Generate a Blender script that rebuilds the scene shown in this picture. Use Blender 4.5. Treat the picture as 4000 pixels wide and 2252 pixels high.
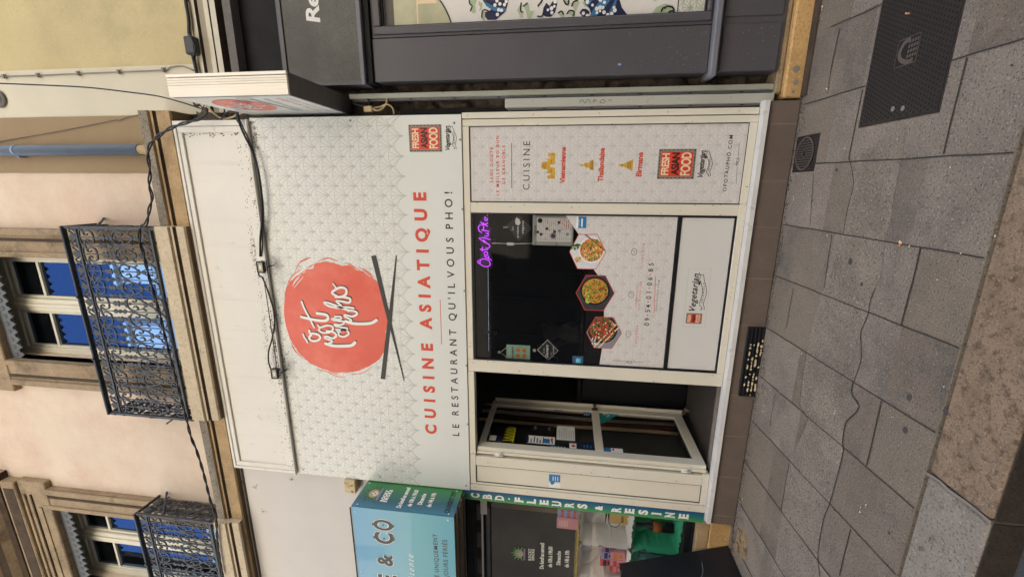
import bpy, math, random
from mathutils import Vector, Matrix, noise
from mathutils.geometry import tessellate_polygon
S = bpy.context.scene
for o in list(bpy.data.objects): bpy.data.objects.remove(o)
COL = S.collection
# ------------------------------------------------------------------ camera
YAW, PIT, ROL, FPX, CH = 0.24584612, 0.12715261, 0.03583607, 1631.26, 1.607
_cy, _sy, _cp, _sp = math.cos(YAW), math.sin(YAW), math.cos(PIT), math.sin(PIT)
_F = Vector((-_sy*_cp, _cy*_cp, _sp)); _R0 = Vector((_cy, _sy, 0)); _U0 = _R0.cross(_F)
_R = _R0*math.cos(ROL)+_U0*math.sin(ROL); _U = _U0*math.cos(ROL)-_R0*math.sin(ROL)
cam = bpy.data.cameras.new('camera'); camo = bpy.data.objects.new('camera', cam); COL.objects.link(camo)
cam.sensor_fit = 'HORIZONTAL'; cam.sensor_width = 36; cam.lens = FPX/4000*36; cam.clip_start = .02; cam.clip_end = 500
_x = -_U; _y = _R; _z = -_F
camo.matrix_world = Matrix(((_x[0], _y[0], _z[0], 0), (_x[1], _y[1], _z[1], 0), (_x[2], _y[2], _z[2], CH), (0, 0, 0, 1)))
S.camera = camo
# ------------------------------------------------------------------ light
SUN_EL = math.radians(48); SUN_AZ = math.radians(15)      # sun behind the shops: the street front is in open shade
W = bpy.data.worlds.new('World'); S.world = W; W.use_nodes = True
nt = W.node_tree; bg = nt.nodes['Background']; sky = nt.nodes.new('ShaderNodeTexSky')
sky.sky_type = 'NISHITA'; sky.sun_disc = False; sky.sun_elevation = SUN_EL; sky.sun_rotation = SUN_AZ; sky.ozone_density = 1.6
nt.links.new(sky.outputs[0], bg.inputs[0]); bg.inputs[1].default_value = 0.13
sl = bpy.data.lights.new('sun', 'SUN'); sl.energy = 5.0; sl.angle = math.radians(.5); sl.color = (1, .91, .78)
so = bpy.data.objects.new('sun', sl); COL.objects.link(so)
_sd = Vector((math.sin(SUN_AZ)*math.cos(SUN_EL), math.cos(SUN_AZ)*math.cos(SUN_EL), math.sin(SUN_EL)))
so.rotation_euler = _sd.to_track_quat('Z', 'Y').to_euler(); so.location = (0, 20, 30)
S.view_settings.view_transform = 'Standard'; S.view_settings.look = 'None'; S.view_settings.gamma = 1
S.view_settings.exposure = 1.85
S.render.engine = 'CYCLES'; S.cycles.max_bounces = 8; S.cycles.transparent_max_bounces = 12
S.cycles.use_denoising = True; S.cycles.sample_clamp_indirect = 6
# ------------------------------------------------------------------ measuring helpers: a sight line met by a real plane
def _ray(px, py): return _F*FPX+_R*(1126-py)+_U*(2000-px)
def at(px, py, Y):
    v = _ray(px, py); v = v*(Y/v[1]); return (v[0], Y, CH+v[2])
def atx(px, py, X):
    v = _ray(px, py); v = v*(X/v[0]); return (X, v[1], CH+v[2])
def gr(px, py, z=0.0):
    v = _ray(px, py); v = v*((z-CH)/v[2]); return (v[0], v[1], z)
def Zm(x0, y0, s): return lambda a, b: (x0+a/s, y0+b/s)
zA = Zm(200, 850, 2.9); zB = Zm(450, 1350, 1.608); zC = Zm(0, 900, 2.417); zD = Zm(0, 1750, 2.888); zE = Zm(600, 200, 2.862)
z1 = Zm(0, 0, 1.288); z2 = Zm(0, 1126, 1.288); z3 = Zm(900, 0, 1.288); z4 = Zm(900, 1126, 1.288); z5 = Zm(1800, 0, 1.288); z6 = Zm(1800, 1126, 1.288)
z7 = Zm(2700, 0, 1.2877); z8 = Zm(2700, 1126, 1.2877); zH = Zm(1000, 950, 2.636); zI = Zm(1840, 800, 4.143); zJ = Zm(2200, 850, 2.417)
zF = Zm(1350, 1850, 3.606); zG = Zm(1800, 1850, 3.606); zK = Zm(2200, 1900, 4.12); zL = Zm(2600, 1900, 4.12); zM = Zm(1850, 1400, 3.222)
zN = Zm(2250, 1400, 3.222); zO = Zm(1150, 0, 2.9); zP = Zm(2100, 0, 3.22); zQ = Zm(1880, 480, 4.155); zR = Zm(2400, 480, 4.155)
zS = Zm(1550, 440, 5.577); zT = Zm(1500, 0, 4.293); zU = Zm(1900, 1200, 4.293); zV = Zm(2900, 0, 2.9); zW = Zm(700, 0, 4.395); zX = Zm(3400, 1200, 1.378)
# ------------------------------------------------------------------ materials
def lin(h, k=1.0):
    h = h.lstrip('#'); o = []
    for i in (0, 2, 4):
        c = int(h[i:i+2], 16)/255
        o.append(min(.92, (c/12.92 if c <= .04045 else ((c+.055)/1.055)**2.4)*k))
    return (*o, 1)
MATS = {}
def M(name, col, rough=.6, var=.12, vs=6, spk=0, ss=120, bump=0, bs=80, metal=0, ior=1.5, k=1.0, stain=None, sts=2.0, stt=(.5, .65), emit=0, streak=0, coat=0):
    """procedural material: base colour with broad variation, optional fine speckle, shaped stains and bump"""
    m = bpy.data.materials.new(name); m.use_nodes = True; n = m.node_tree.nodes; L = m.node_tree.links
    b = n['Principled BSDF']; c = lin(col, k)
    b.inputs['Roughness'].default_value = rough; b.inputs['Metallic'].default_value = metal; b.inputs['IOR'].default_value = ior
    if coat: b.inputs['Coat Weight'].default_value = coat; b.inputs['Coat Roughness'].default_value = .12
    tc = n.new('ShaderNodeTexCoord')
    def nz(scale, det=5, rg=.6, vec=None):
        t = n.new('ShaderNodeTexNoise'); t.inputs['Scale'].default_value = scale; t.inputs['Detail'].default_value = det; t.inputs['Roughness'].default_value = rg
        if vec is not None: L.new(vec, t.inputs['Vector'])
        else: L.new(tc.outputs['Object'], t.inputs['Vector'])
        return t.outputs['Fac']
    def rampf(f, a, b2):
        r = n.new('ShaderNodeMapRange'); r.inputs['From Min'].default_value = a; r.inputs['From Max'].default_value = b2; L.new(f, r.inputs['Value']); return r.outputs[0]
    def mix(f, A, B):
        x = n.new('ShaderNodeMix'); x.data_type = 'RGBA'; L.new(f, x.inputs[0])
        for s, v in ((6, A), (7, B)):
            if isinstance(v, tuple): x.inputs[s].default_value = v
            else: L.new(v, x.inputs[s])
        return x.outputs[2]
    cur = mix(rampf(nz(vs), .3, .7), tuple(v*(1-var) for v in c[:3])+(1,), tuple(min(.95, v*(1+var)) for v in c[:3])+(1,))
    if streak:
        mp = n.new('ShaderNodeMapping'); mp.inputs['Scale'].default_value = (9, 9, .7); L.new(tc.outputs['Object'], mp.inputs[0])
        cur = mix(rampf(nz(1.5, 6, .65, mp.outputs[0]), .56, .82), cur, tuple(v*(1-streak) for v in c[:3])+(1,))
    if stain: cur = mix(rampf(nz(sts, 8, .7), stt[0], stt[1]), cur, lin(stain))
    if spk:
        cur = mix(rampf(nz(ss, 2, .5), .56, .68), cur, tuple(v*(1-spk) for v in c[:3])+(1,))
        cur = mix(rampf(nz(ss*.8+7, 2, .5), .60, .72), cur, tuple(min(.95, v*(1+spk)) for v in c[:3])+(1,))
    L.new(cur, b.inputs['Base Color'])
    if bump:
        bp = n.new('ShaderNodeBump'); bp.inputs['Strength'].default_value = bump; bp.inputs['Distance'].default_value = .01
        L.new(nz(bs, 6, .65), bp.inputs['Height']); L.new(bp.outputs[0], b.inputs['Normal'])
    if rough < .95:
        r = n.new('ShaderNodeMapRange'); r.inputs['To Min'].default_value = rough*.85; r.inputs['To Max'].default_value = min(1, rough*1.2)
        L.new(nz(vs*2.3), r.inputs['Value']); L.new(r.outputs[0], b.inputs['Roughness'])
    if emit: b.inputs['Emission Color'].default_value = c; b.inputs['Emission Strength'].default_value = emit
    MATS[name] = m; return m
def glass(name, tint, ior=1.5, clear=.9):
    m = bpy.data.materials.new(name); m.use_nodes = True; n = m.node_tree.nodes; L = m.node_tree.links; n.clear()
    o = n.new('ShaderNodeOutputMaterial'); mx = n.new('ShaderNodeMixShader'); lw = n.new('ShaderNodeLayerWeight'); lw.inputs[0].default_value = .5; pw = n.new('ShaderNodeMath'); pw.operation = 'POWER'; pw.inputs[1].default_value = 4.5
    fr = n.new('ShaderNodeMapRange'); fr.inputs['To Min'].default_value = ((ior-1)/(ior+1))**2*1.6; fr.inputs['To Max'].default_value = 1
    L.new(lw.outputs['Facing'], pw.inputs[0]); L.new(pw.outputs[0], fr.inputs['Value'])
    tr = n.new('ShaderNodeBsdfTransparent'); tr.inputs[0].default_value = lin(tint, clear); gl = n.new('ShaderNodeBsdfGlossy'); gl.inputs['Roughness'].default_value = .015
    L.new(fr.outputs[0], mx.inputs[0]); L.new(tr.outputs[0], mx.inputs[1]); L.new(gl.outputs[0], mx.inputs[2]); L.new(mx.outputs[0], o.inputs[0]); return m
def grad(name, stops, axis=2, lo=0, hi=1, rough=.35, var=.0, coat=.3):
    """printed colour gradient along one object axis"""
    m = bpy.data.materials.new(name); m.use_nodes = True; n = m.node_tree.nodes; L = m.node_tree.links; b = n['Principled BSDF']
    tc = n.new('ShaderNodeTexCoord'); sp = n.new('ShaderNodeSeparateXYZ'); L.new(tc.outputs['Object'], sp.inputs[0])
    nz = n.new('ShaderNodeTexNoise'); nz.inputs['Scale'].default_value = 2.2; nz.inputs['Detail'].default_value = 3; L.new(tc.outputs['Object'], nz.inputs['Vector'])
    r = n.new('ShaderNodeMapRange'); r.inputs['From Min'].default_value = lo; r.inputs['From Max'].default_value = hi; L.new(sp.outputs[axis], r.inputs['Value'])
    ad = n.new('ShaderNodeMath'); ad.operation = 'MULTIPLY_ADD'; ad.inputs[1].default_value = var; L.new(nz.outputs['Fac'], ad.inputs[0]); L.new(r.outputs[0], ad.inputs[2])
    cr = n.new('ShaderNodeValToRGB'); e = cr.color_ramp.elements
    e[0].position, e[0].color = stops[0][0], lin(stops[0][1]); e[1].position, e[1].color = stops[-1][0], lin(stops[-1][1])
    for p, h in stops[1:-1]: q = e.new(p); q.color = lin(h)
    L.new(ad.outputs[0], cr.inputs[0]); L.new(cr.outputs[0], b.inputs['Base Color']); b.inputs['Roughness'].default_value = rough; b.inputs['Coat Weight'].default_value = coat
    return m
# ------------------------------------------------------------------ mesh builder
WL = {}
def WLoc(o): return WL.get(o.name, Vector((0, 0, 0)))
class FR:   # flat drawing frame: origin, right, up; normal looks at the viewer
    def __init__(s, o, u, v): s.o = Vector(o); s.u = Vector(u).normalized(); s.v = Vector(v).normalized(); s.n = s.u.cross(s.v)
    def p(s, a, b, d=0): return s.o+s.u*a+s.v*b+s.n*d
def front(Y): return FR((0, Y, 0), (1, 0, 0), (0, 0, 1))
class MB:
    def __init__(s): s.v = []; s.f = []; s.m = []; s.sm = []; s.cut = []; s.nst = 0
    def face(s, pts, mi=0, sm=False):
        i = len(s.v); s.v += [tuple(p) for p in pts]; s.f.append(tuple(range(i, i+len(pts)))); s.m.append(mi); s.sm.append(sm)
    def box(s, x0, x1, y0, y1, z0, z1, mi=0, bev=0):
        x0, x1 = sorted((x0, x1)); y0, y1 = sorted((y0, y1)); z0, z1 = sorted((z0, z1))
        if bev:
            b = min(bev, (x1-x0)/3, (y1-y0)/3, (z1-z0)/3); i = len(s.v); P = {}
            for X in (0, 1):
                for Y in (0, 1):
                    for Z in (0, 1):
                        c = ((x0, x1)[X], (y0, y1)[Y], (z0, z1)[Z]); d = (b*(1-2*X), b*(1-2*Y), b*(1-2*Z))
                        for k in range(3):
                            q = [c[j]+(0 if j == k else d[j]) for j in range(3)]; P[X, Y, Z, k] = len(s.v); s.v.append(tuple(q))
            def F(ids): s.f.append(tuple(ids)); s.m.append(mi); s.sm.append(False)
            for k in range(3):
                a, c = (k+1) % 3, (k+2) % 3
                for side in (0, 1):
                    q = []
                    for (p, r) in ((0, 0), (1, 0), (1, 1), (0, 1)):
                        t = [0, 0, 0]; t[k] = side; t[a] = p; t[c] = r; q.append(P[t[0], t[1], t[2], k])
                    F(q if side else q[::-1])
            for k in range(3):      # edges parallel to axis k
                a, c = (k+1) % 3, (k+2) % 3
                for p in (0, 1):
                    for r in (0, 1):
                        t0 = [0, 0, 0]; t0[a] = p; t0[c] = r; t1 = list(t0); t1[k] = 1
                        q = [P[(*t0, a)], P[(*t1, a)], P[(*t1, c)], P[(*t0, c)]]; F(q if p != r else q[::-1])
            for X in (0, 1):
                for Y in (0, 1):
                    for Z in (0, 1):
                        q = [P[X, Y, Z, k] for k in range(3)]; F(q if (X+Y+Z) % 2 else q[::-1])
            return s
        c = [(x, y, z) for x in (x0, x1) for y in (y0, y1) for z in (z0, z1)]
        i = len(s.v); s.v += c
        for q in ((0, 1, 3, 2), (4, 6, 7, 5), (0, 4, 5, 1), (2, 3, 7, 6), (0, 2, 6, 4), (1, 5, 7, 3)):
            s.f.append(tuple(i+k for k in q)); s.m.append(mi); s.sm.append(False)
        return s
    def frame(s, x0, x1, z0, z1, w, y0, y1, mi=0, bev=0, wb=None):
        """rectangular frame, four rails butted end to end; w may be (left,right,bottom,top)"""
        l, r, b, t = w if isinstance(w, tuple) else (w,)*4
        s.box(x0, x0+l, y0, y1, z0, z1, mi, bev); s.box(x1-r, x1, y0, y1, z0, z1, mi, bev)
        s.box(x0+l, x1-r, y0, y1, z0, z0+b, mi, bev); s.box(x0+l, x1-r, y0, y1, z1-t, z1, mi, bev); return s
    def tube(s, pts, r, n=6, mi=0, caps=True, r2=None):
        pts = [Vector(p) for p in pts]; i0 = len(s.v); up = Vector((.31, .17, .93)); K = len(pts)
        for j, p in enumerate(pts):
            t = (pts[min(j+1, K-1)]-pts[max(j-1, 0)])
            if t.length < 1e-9: t = Vector((0, 0, 1))
            t.normalize(); a = t.cross(up)
            if a.length < 1e-3: a = t.cross(Vector((1, 0, 0)))
            a.normalize(); b = t.cross(a); rr = r if r2 is None else r+(r2-r)*j/max(1, K-1)
            for k in range(n):
                w = 2*math.pi*k/n; s.v.append(tuple(p+a*math.cos(w)*rr+b*math.sin(w)*rr))
        for j in range(K-1):
            for k in range(n):
                s.f.append((i0+j*n+k, i0+j*n+(k+1) % n, i0+(j+1)*n+(k+1) % n, i0+(j+1)*n+k)); s.m.append(mi); s.sm.append(n > 4)
        if caps:
            s.f.append(tuple(i0+k for k in range(n))[::-1]); s.m.append(mi); s.sm.append(False)
            s.f.append(tuple(i0+(K-1)*n+k for k in range(n))); s.m.append(mi); s.sm.append(False)
        return s
    def lathe(s, c, prof, axis='z', n=20, mi=0):
        """profile of (radius, height) turned round an axis through c"""
        i0 = len(s.v); K = len(prof)
        for (r, h) in prof:
            for k in range(n):
                w = 2*math.pi*k/n; a, b = r*math.cos(w), r*math.sin(w)
                s.v.append({'z': (c[0]+a, c[1]+b, c[2]+h), 'y': (c[0]+a, c[1]+h, c[2]+b), 'x': (c[0]+h, c[1]+a, c[2]+b)}[axis])
        for j in range(K-1):
            for k in range(n):
                s.f.append((i0+j*n+k, i0+j*n+(k+1) % n, i0+(j+1)*n+(k+1) % n, i0+(j+1)*n+k)); s.m.append(mi); s.sm.append(True)
        s.f.append(tuple(i0+k for k in range(n))[::-1]); s.m.append(mi); s.sm.append(False)
        s.f.append(tuple(i0+(K-1)*n+k for k in range(n))); s.m.append(mi); s.sm.append(False); return s
    def profx(s, x0, x1, prof, mi=0, mi_f=None):
        """closed (y,z) profile run along x"""
        K = len(prof); i0 = len(s.v)
        s.v += [(x0, y, z) for y, z in prof]+[(x1, y, z) for y, z in prof]
        for j in range(K):
            s.f.append((i0+j, i0+(j+1) % K, i0+K+(j+1) % K, i0+K+j)); s.m.append(mi_f[j] if mi_f else mi); s.sm.append(False)
        s.f.append(tuple(range(i0, i0+K))[::-1]); s.m.append(mi); s.sm.append(False); s.f.append(tuple(range(i0+K, i0+2*K))); s.m.append(mi); s.sm.append(False)
        return s
    def poly(s, pts, fr, d=.001, mi=0, th=0):
        """filled outline in a frame, optionally with thickness behind it"""
        P = [fr.p(a, b, d) for a, b in pts]; tri = tessellate_polygon([[Vector((a, b, 0)) for a, b in pts]]); i0 = len(s.v); s.v += [tuple(p) for p in P]
        for t in tri:
            a, b, c = (Vector((*pts[k], 0)) for k in t)
            if (b-a).cross(c-a).z < 0: t = t[::-1]
            s.f.append(tuple(i0+k for k in t)); s.m.append(mi); s.sm.append(False)
        if th:
            i1 = len(s.v); s.v += [tuple(fr.p(a, b, d-th)) for a, b in pts]; K = len(pts)
            for j in range(K): s.f.append((i0+j, i0+(j+1) % K, i1+(j+1) % K, i1+j)); s.m.append(mi); s.sm.append(False)
            for t in tri: s.f.append(tuple(i1+k for k in t)[::-1]); s.m.append(mi); s.sm.append(False)
        return s
    def rect(s, a0, a1, b0, b1, fr, d=.001, mi=0): s.face([fr.p(a0, b0, d), fr.p(a1, b0, d), fr.p(a1, b1, d), fr.p(a0, b1, d)], mi); return s
    def disc(s, a, b, r, fr, d=.001, mi=0, n=20, ry=None):
        s.face([fr.p(a+r*math.cos(6.28318*k/n), b+(ry or r)*math.sin(6.28318*k/n), d) for k in range(n)], mi); return s
    def stroke(s, pts, w, fr, d=.001, mi=0, smooth=3, taper=False):
        P = [Vector((a, b)) for a, b in pts]
        if smooth and len(P) > 2:
            Q = []
            for i in range(len(P)-1):
                p0, p1, p2, p3 = P[max(0, i-1)], P[i], P[i+1], P[min(len(P)-1, i+2)]
                for k in range(smooth):
                    t = k/smooth; Q.append(.5*((2*p1)+(p2-p0)*t+(2*p0-5*p1+4*p2-p3)*t*t+(3*p1-p0-3*p2+p3)*t**3))
            P = Q+[P[-1]]
        s.nst += 1; d += (s.nst*37 % 101)*2.2e-6
        K = len(P); Lf = []; Rt = []
        for i, p in enumerate(P):
            t = P[min(i+1, K-1)]-P[max(i-1, 0)]
            if t.length < 1e-9: t = Vector((1, 0))
            t.normalize(); nn = Vector((-t.y, t.x)); ww = w*.5*((.25+.75*math.sin(math.pi*min(1, max(0, (i+.5)/K)))) if taper else 1)
            Lf.append(p+nn*ww); Rt.append(p-nn*ww)
        for i in range(K-1): s.face([fr.p(*Rt[i], d), fr.p(*Rt[i+1], d), fr.p(*Lf[i+1], d), fr.p(*Lf[i], d)], mi)
        if not taper and w > .006:
            for q in (P[0], P[-1]): s.disc(q.x, q.y, w*.49, fr, d+.00008, mi, 10)
        return s
    def text(s, st, fr, a0, a1, base, cap, d=.001, mi=0, bold=0, shear=0, spc=1.0, wide=.97):
        """lettering: real letter outlines fitted between a0 and a1 on a baseline with a given capital height"""
        cu = bpy.data.curves.new('t', 'FONT'); cu.body = st; cu.size = 1; cu.offset = bold; cu.shear = shear; cu.resolution_u = 4; s.cut.append(len(s.f))
        o = bpy.data.objects.new('t', cu); W_ = []
        if len(st) > 1:
            for q in (1.0, 2.0):
                cu.space_character = q; me = bpy.data.meshes.new_from_object(o); xs = [v.co.x for v in me.vertices]; W_.append(max(xs)-min(xs)); bpy.data.meshes.remove(me)
            want = (a1-a0)/(cap/(.70+2*bold)*wide); cu.space_character = min(2.6, max(.92, 1+(want-W_[0])/(W_[1]-W_[0])))
        me = bpy.data.meshes.new_from_object(o)
        xs = [v.co.x for v in me.vertices]
        if xs:
            x0, x1 = min(xs), max(xs); sx = (a1-a0)/(x1-x0); sz = cap/.70; i0 = len(s.v)
            s.v += [tuple(fr.p(a0+(v.co.x-x0)*sx, base+(v.co.y+bold)*sz*(.70/(.70+2*bold)), d)) for v in me.vertices]
            for p in me.polygons:
                s.f.append(tuple(i0+k for k in p.vertices)); s.m.append(mi); s.sm.append(False)
        bpy.data.meshes.remove(me); bpy.data.objects.remove(o); bpy.data.curves.remove(cu); return s
    def build(s, name, mats, parent=None, loc=None, sub=0):
        if not isinstance(mats, (list, tuple)): mats = [mats]
        if name == 'lettering' and len(s.cut) > 1:
            cuts = [0]+s.cut[1:]+[len(s.f)]; o = None
            for a, c in zip(cuts, cuts[1:]):
                q = MB(); 
                for i in range(a, c): q.face([s.v[k] for k in s.f[i]], s.m[i], s.sm[i])
                o = q.build(name, mats, parent, loc)
            return o
        me = bpy.data.meshes.new(name); o = bpy.data.objects.new(name, me); COL.objects.link(o)
        if parent is not None: org = WLoc(parent); o.parent = parent
        else: org = Vector(loc) if loc else Vector((0, 0, 0)); o.location = org
        WL[o.name] = org
        me.from_pydata([(v[0]-org[0], v[1]-org[1], v[2]-org[2]) for v in s.v], [], s.f)
        for m in mats: me.materials.append(m)
        me.polygons.foreach_set('material_index', s.m); me.polygons.foreach_set('use_smooth', s.sm); me.update()
        return o
def tag(o, label=None, cat=None, group=None, kind=None):
    if label: o['label'] = label
    if cat: o['category'] = cat
    if group: o['group'] = group
    if kind: o['kind'] = kind
    return o
def thing(name, loc, label, cat, group=None):
    o = bpy.data.objects.new(name, None); o.empty_display_size = .1; COL.objects.link(o); o.location = loc; WL[o.name] = Vector(loc)
    return tag(o, label, cat, group)
def ptsY(z, lst, Y): return [at(*z(a, b), Y) for a, b in lst]
def p2(z, lst, Y): return [(p[0], p[2]) for p in ptsY(z, lst, Y)]
def rnd(a, b): return random.uniform(a, b)
random.seed(7)
def fans(mb, fr, x0, x1, z0, z1, cx, cz, w=.158, h=.17, lw=.004, d=.001, mi=0, zb=None):
    """printed scallop pattern: every scale is a dome with rays running down into its cusp"""
    def seg(P):
        for i in range(len(P)-1):
            (a, b), (c, e) = P[i], P[i+1]
            if x0 < a < x1 and x0 < c < x1 and z0 < b < z1 and z0 < e < z1: mb.stroke([(a, b), (c, e)], lw, fr, d, mi, 0)
    def bez(p0, p1, q, n=6): return [((1-t)**2*p0[0]+2*t*(1-t)*p1[0]+t*t*q[0], (1-t)**2*p0[1]+2*t*(1-t)*p1[1]+t*t*q[1]) for t in [k/n for k in range(n+1)]]
    i0 = int((x0-cx)/(w/2))-2; i1 = int((x1-cx)/(w/2))+2
    for i in range(i0, i1+1):
        X = cx+i*w/2; off = (h/2 if i % 2 else 0); j0 = int((z0-cz)/h)-2; j1 = int((z1-cz)/h)+2
        for j in range(j0, j1+1):
            Z = cz+off+j*h
            if zb is not None and Z < zb-.001: continue
            A = .81*h
            dome = [(X+w/2*math.cos(math.pi*k/12), Z+h/2+(A-h/2)*math.sin(math.pi*k/12)**.8) for k in range(13)]
            seg(dome); seg([(X, Z+A*k/4) for k in range(5)])
            for sg in (-1, 1):
                seg(bez((X, Z), (X+sg*.005*w, Z+.42*h), (X+sg*.24*w, Z+.74*h), 8)); seg(bez((X+sg*.012*w, Z+.05*h), (X+sg*.03*w, Z+.26*h), (X+sg*.43*w, Z+.58*h), 8))
                if zb is not None and Z < zb+h*.4: seg(bez((X, Z), (X+sg*.04*w, Z+.3*h), (X+sg*.5*w, Z+h/2)))
exec_parts = []
# ------------------------------------------------------------------ palette
m_slab = M('pavement_stone', '8a7d6c', .95, .22, 2.2, .62, 120, .9, 90, stain='625c55', sts=1.1, stt=(.48, .74))
m_sand = M('pavement_repair', '8d8172', .95, .18, 4, .66, 100, 1, 80, stain='6f665a', sts=1.5, stt=(.5, .72))
m_joint = M('joint_dirt', '39342e', .95, .3, 30)
m_kerb1 = M('kerb_stone_brown', '8b7660', .95, .2, 9, .5, 110, .45, 60, stain='604f3d', sts=22, stt=(.5, .62))
m_kerb2 = M('kerb_stone_grey', '8d8478', .95, .14, 7, .5, 90, .45, 60, stain='5a534b', sts=26, stt=(.56, .66))
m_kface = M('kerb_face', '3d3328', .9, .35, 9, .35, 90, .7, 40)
m_road = M('asphalt', '4c4b4a', .9, .2, 3, .4, 140, .6, 120)
m_ochre = M('ochre_stone', 'c9a26a', .8, .2, 5, .3, 60, .4, 40, stain='5d4a33', sts=5, stt=(.62, .8))
m_tile = M('brown_tile', '6f6259', .45, .1, 5, .12, 90)
m_grout = M('grout', '8a7f74', .9, .2)
m_pink = M('pink_plaster', 'decdb9', .9, .07, 1.4, .05, 60, .3, 60, stain='d2b6a3', sts=.9, stt=(.46, .66), streak=.10)
m_ochrew = M('ochre_plaster', 'c8b98d', .9, .10, 1.2, .06, 60, .3, 40, stain='bbae86', sts=1.7, stt=(.48, .62))
m_ivory = M('ivory_plaster', 'd6d0bc', .9, .05, 1.5, 0, 60, .2, 50)
m_beige = M('beige_plaster', '9c8769', .9, .07, 2, .05, 60, .2, 50)
m_stone = M('surround_stone', 'a08c70', .85, .16, 5, .22, 55, .5, 40, stain='75654f', sts=3.5, stt=(.50, .66), streak=.25)
m_corn = M('cornice_stone', 'b79c75', .85, .2, 4, .2, 60, .5, 45, stain='5e4e3b', sts=3.2, stt=(.54, .72), streak=.35)
m_conc = M('pebbly_concrete', '948a7b', .95, .2, 9, .5, 55, 1.0, 45)
m_trav = M('travertine', 'cdbda1', .8, .1, 4, .2, 40, .5, 30, stain='6d5c45', sts=6, stt=(.61, .74), streak=.3)
m_soff = M('soffit_paint', '7d664b', .8, .15, 4)
m_wfr = M('window_paint', 'dcd8c6', .5, .04, 3)
m_iron = M('wrought_iron', '2f363e', .5, .15, 20, ior=1.6)
m_lamb = M('grey_metal_fretwork', '666b71', .6, .1, 6)
m_pipe = M('blue_grey_pipe', '8b9db8', .35, .06, 4, metal=.25)
m_upane = bpy.data.materials.new('upper_pane'); m_upane.use_nodes = True
_b = m_upane.node_tree.nodes['Principled BSDF']; _b.inputs['Base Color'].default_value = (.006, .007, .008, 1); _b.inputs['Roughness'].default_value = .01; _b.inputs['IOR'].default_value = 3.0; _b.inputs['Specular Tint'].default_value = (.22, .46, 1, 1)  # blue of the reflected sky is put into the specular tint
m_wcor = M('white_cornice_paint', 'd2cbb9', .7, .06, 3, streak=.12)
m_dgrey = M('grimy_grey', '6e6a66', .8, .15, 5, .2, 60)
m_cream = M('cream_aluminium', 'e6dfcc', .38, .035, 2, k=1.0, stain='b9ae97', sts=5, stt=(.68, .86), coat=.15)
m_panel = M('white_panel', 'e3dfd4', .42, .04, 1.5, stain='b0a897', sts=5, stt=(.62, .8), coat=.1, streak=.12)
m_panelg = M('grey_white_panel', 'cdc8c2', .45, .04, 1.5, coat=.1)
m_dirt = M('black_grime', '4a4035', .95, .3, 30)
m_sign = M('sign_vinyl', 'e4e6df', .3, .02, 2, coat=.35)
m_pat = M('pattern_grey', 'bfc1ba', .4, .03, 5)
m_pat2 = M('pattern_pale', 'd0cbc7', .4, .03, 5)
m_red = M('print_red', 'dd4a33', .35, .06, 3, coat=.3)
m_disc = M('disc_red', 'e04e33', .35, .05, 3, stain='e8705a', sts=1.5, stt=(.5, .75), coat=.3)
m_ink = M('print_black', '1d1d1e', .4, .1)
m_ink2 = M('chopstick_black', '2b2b2c', .4, .1)
m_white = M('print_white', 'f4f2ec', .4, .02)
m_vinyl = M('window_vinyl', 'e3ded9', .4, .03, 2)
m_vinyl2 = M('opaque_panel', 'dddbd5', .45, .02, 2)
m_black = M('black_paint', '16161a', .45, .15)
m_hood = M('hood_black', '121213', .8, .2, 3)
m_dark = M('charcoal_paint', '575458', .38, .09, 2, .08, 60, stain='6b686a', sts=3, stt=(.6, .8))
m_fas = M('charcoal_fascia', '55524c', .55, .12, 3, .15, 70, stain='6b6a5f', sts=2.2, stt=(.42, .62))
m_edge = M('lilac_grey_edge', '7b7a80', .5, .08, 6)
m_rub = M('rubble_stone', '65584b', .95, .35, 9, .35, 40, 1.0, 22, stain='2c2723', sts=5, stt=(.5, .66))
m_trunk = M('trunking_grey', 'a5a79a', .45, .05, 3)
m_trunk2 = M('trunking_pale', 'b7b7ac', .45, .05, 3, stain='8f8f86', sts=6, stt=(.6, .75))
m_alu = M('ribbed_aluminium', 'efe6d6', .3, .03, 6, metal=.15)
m_alug = M('brushed_grey', '6b6664', .45, .12, 14, metal=.3)
m_cable = M('black_cable', '24242a', .5, .2)
m_cableg = M('grey_cable', '8d8778', .6, .1)
m_cablei = M('beige_cable', 'c8b48c', .6, .1)
m_castir = M('cast_iron', '3a332e', .6, .2, 8, .2, 60, metal=.3)
m_castd = M('cast_iron_recess', '191614', .8, .2)
m_castl = M('cast_iron_worn', '6f6258', .5, .2, 9, metal=.3)
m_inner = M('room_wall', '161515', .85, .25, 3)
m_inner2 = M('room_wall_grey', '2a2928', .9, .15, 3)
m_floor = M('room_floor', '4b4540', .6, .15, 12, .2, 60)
m_teal = M('teal_print', '2f9c97', .4, .05)
m_blue = M('blue_print', '2d7db8', .4, .05)
m_navy = M('navy_print', '20264a', .4, .08)
m_sage = M('sage_print', 'b3c4a0', .4, .05)
m_sky = M('wave_blue', '3c79a8', .4, .05)
m_orange = M('orange_print', 'dc8a3c', .4, .08)
m_gold = M('gold_print', 'd8a93e', .4, .1)
m_brown = M('brown_print', '7a4526', .5, .2)
m_leaf = M('leaf_green', '4f9438', .45, .15)
m_cyan = M('cyan_print', '3fb4d2', .4, .05)
m_pinkp = M('pink_card', 'e59aa0', .45, .06)
m_bluep = M('pale_blue_card', '93a9d6', .45, .08)
m_glass = glass('shop_glass', 'fafbfa', 1.5, 1)
m_glassd = glass('dark_glass', 'fbfdfb', 1.5, 1)
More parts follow.
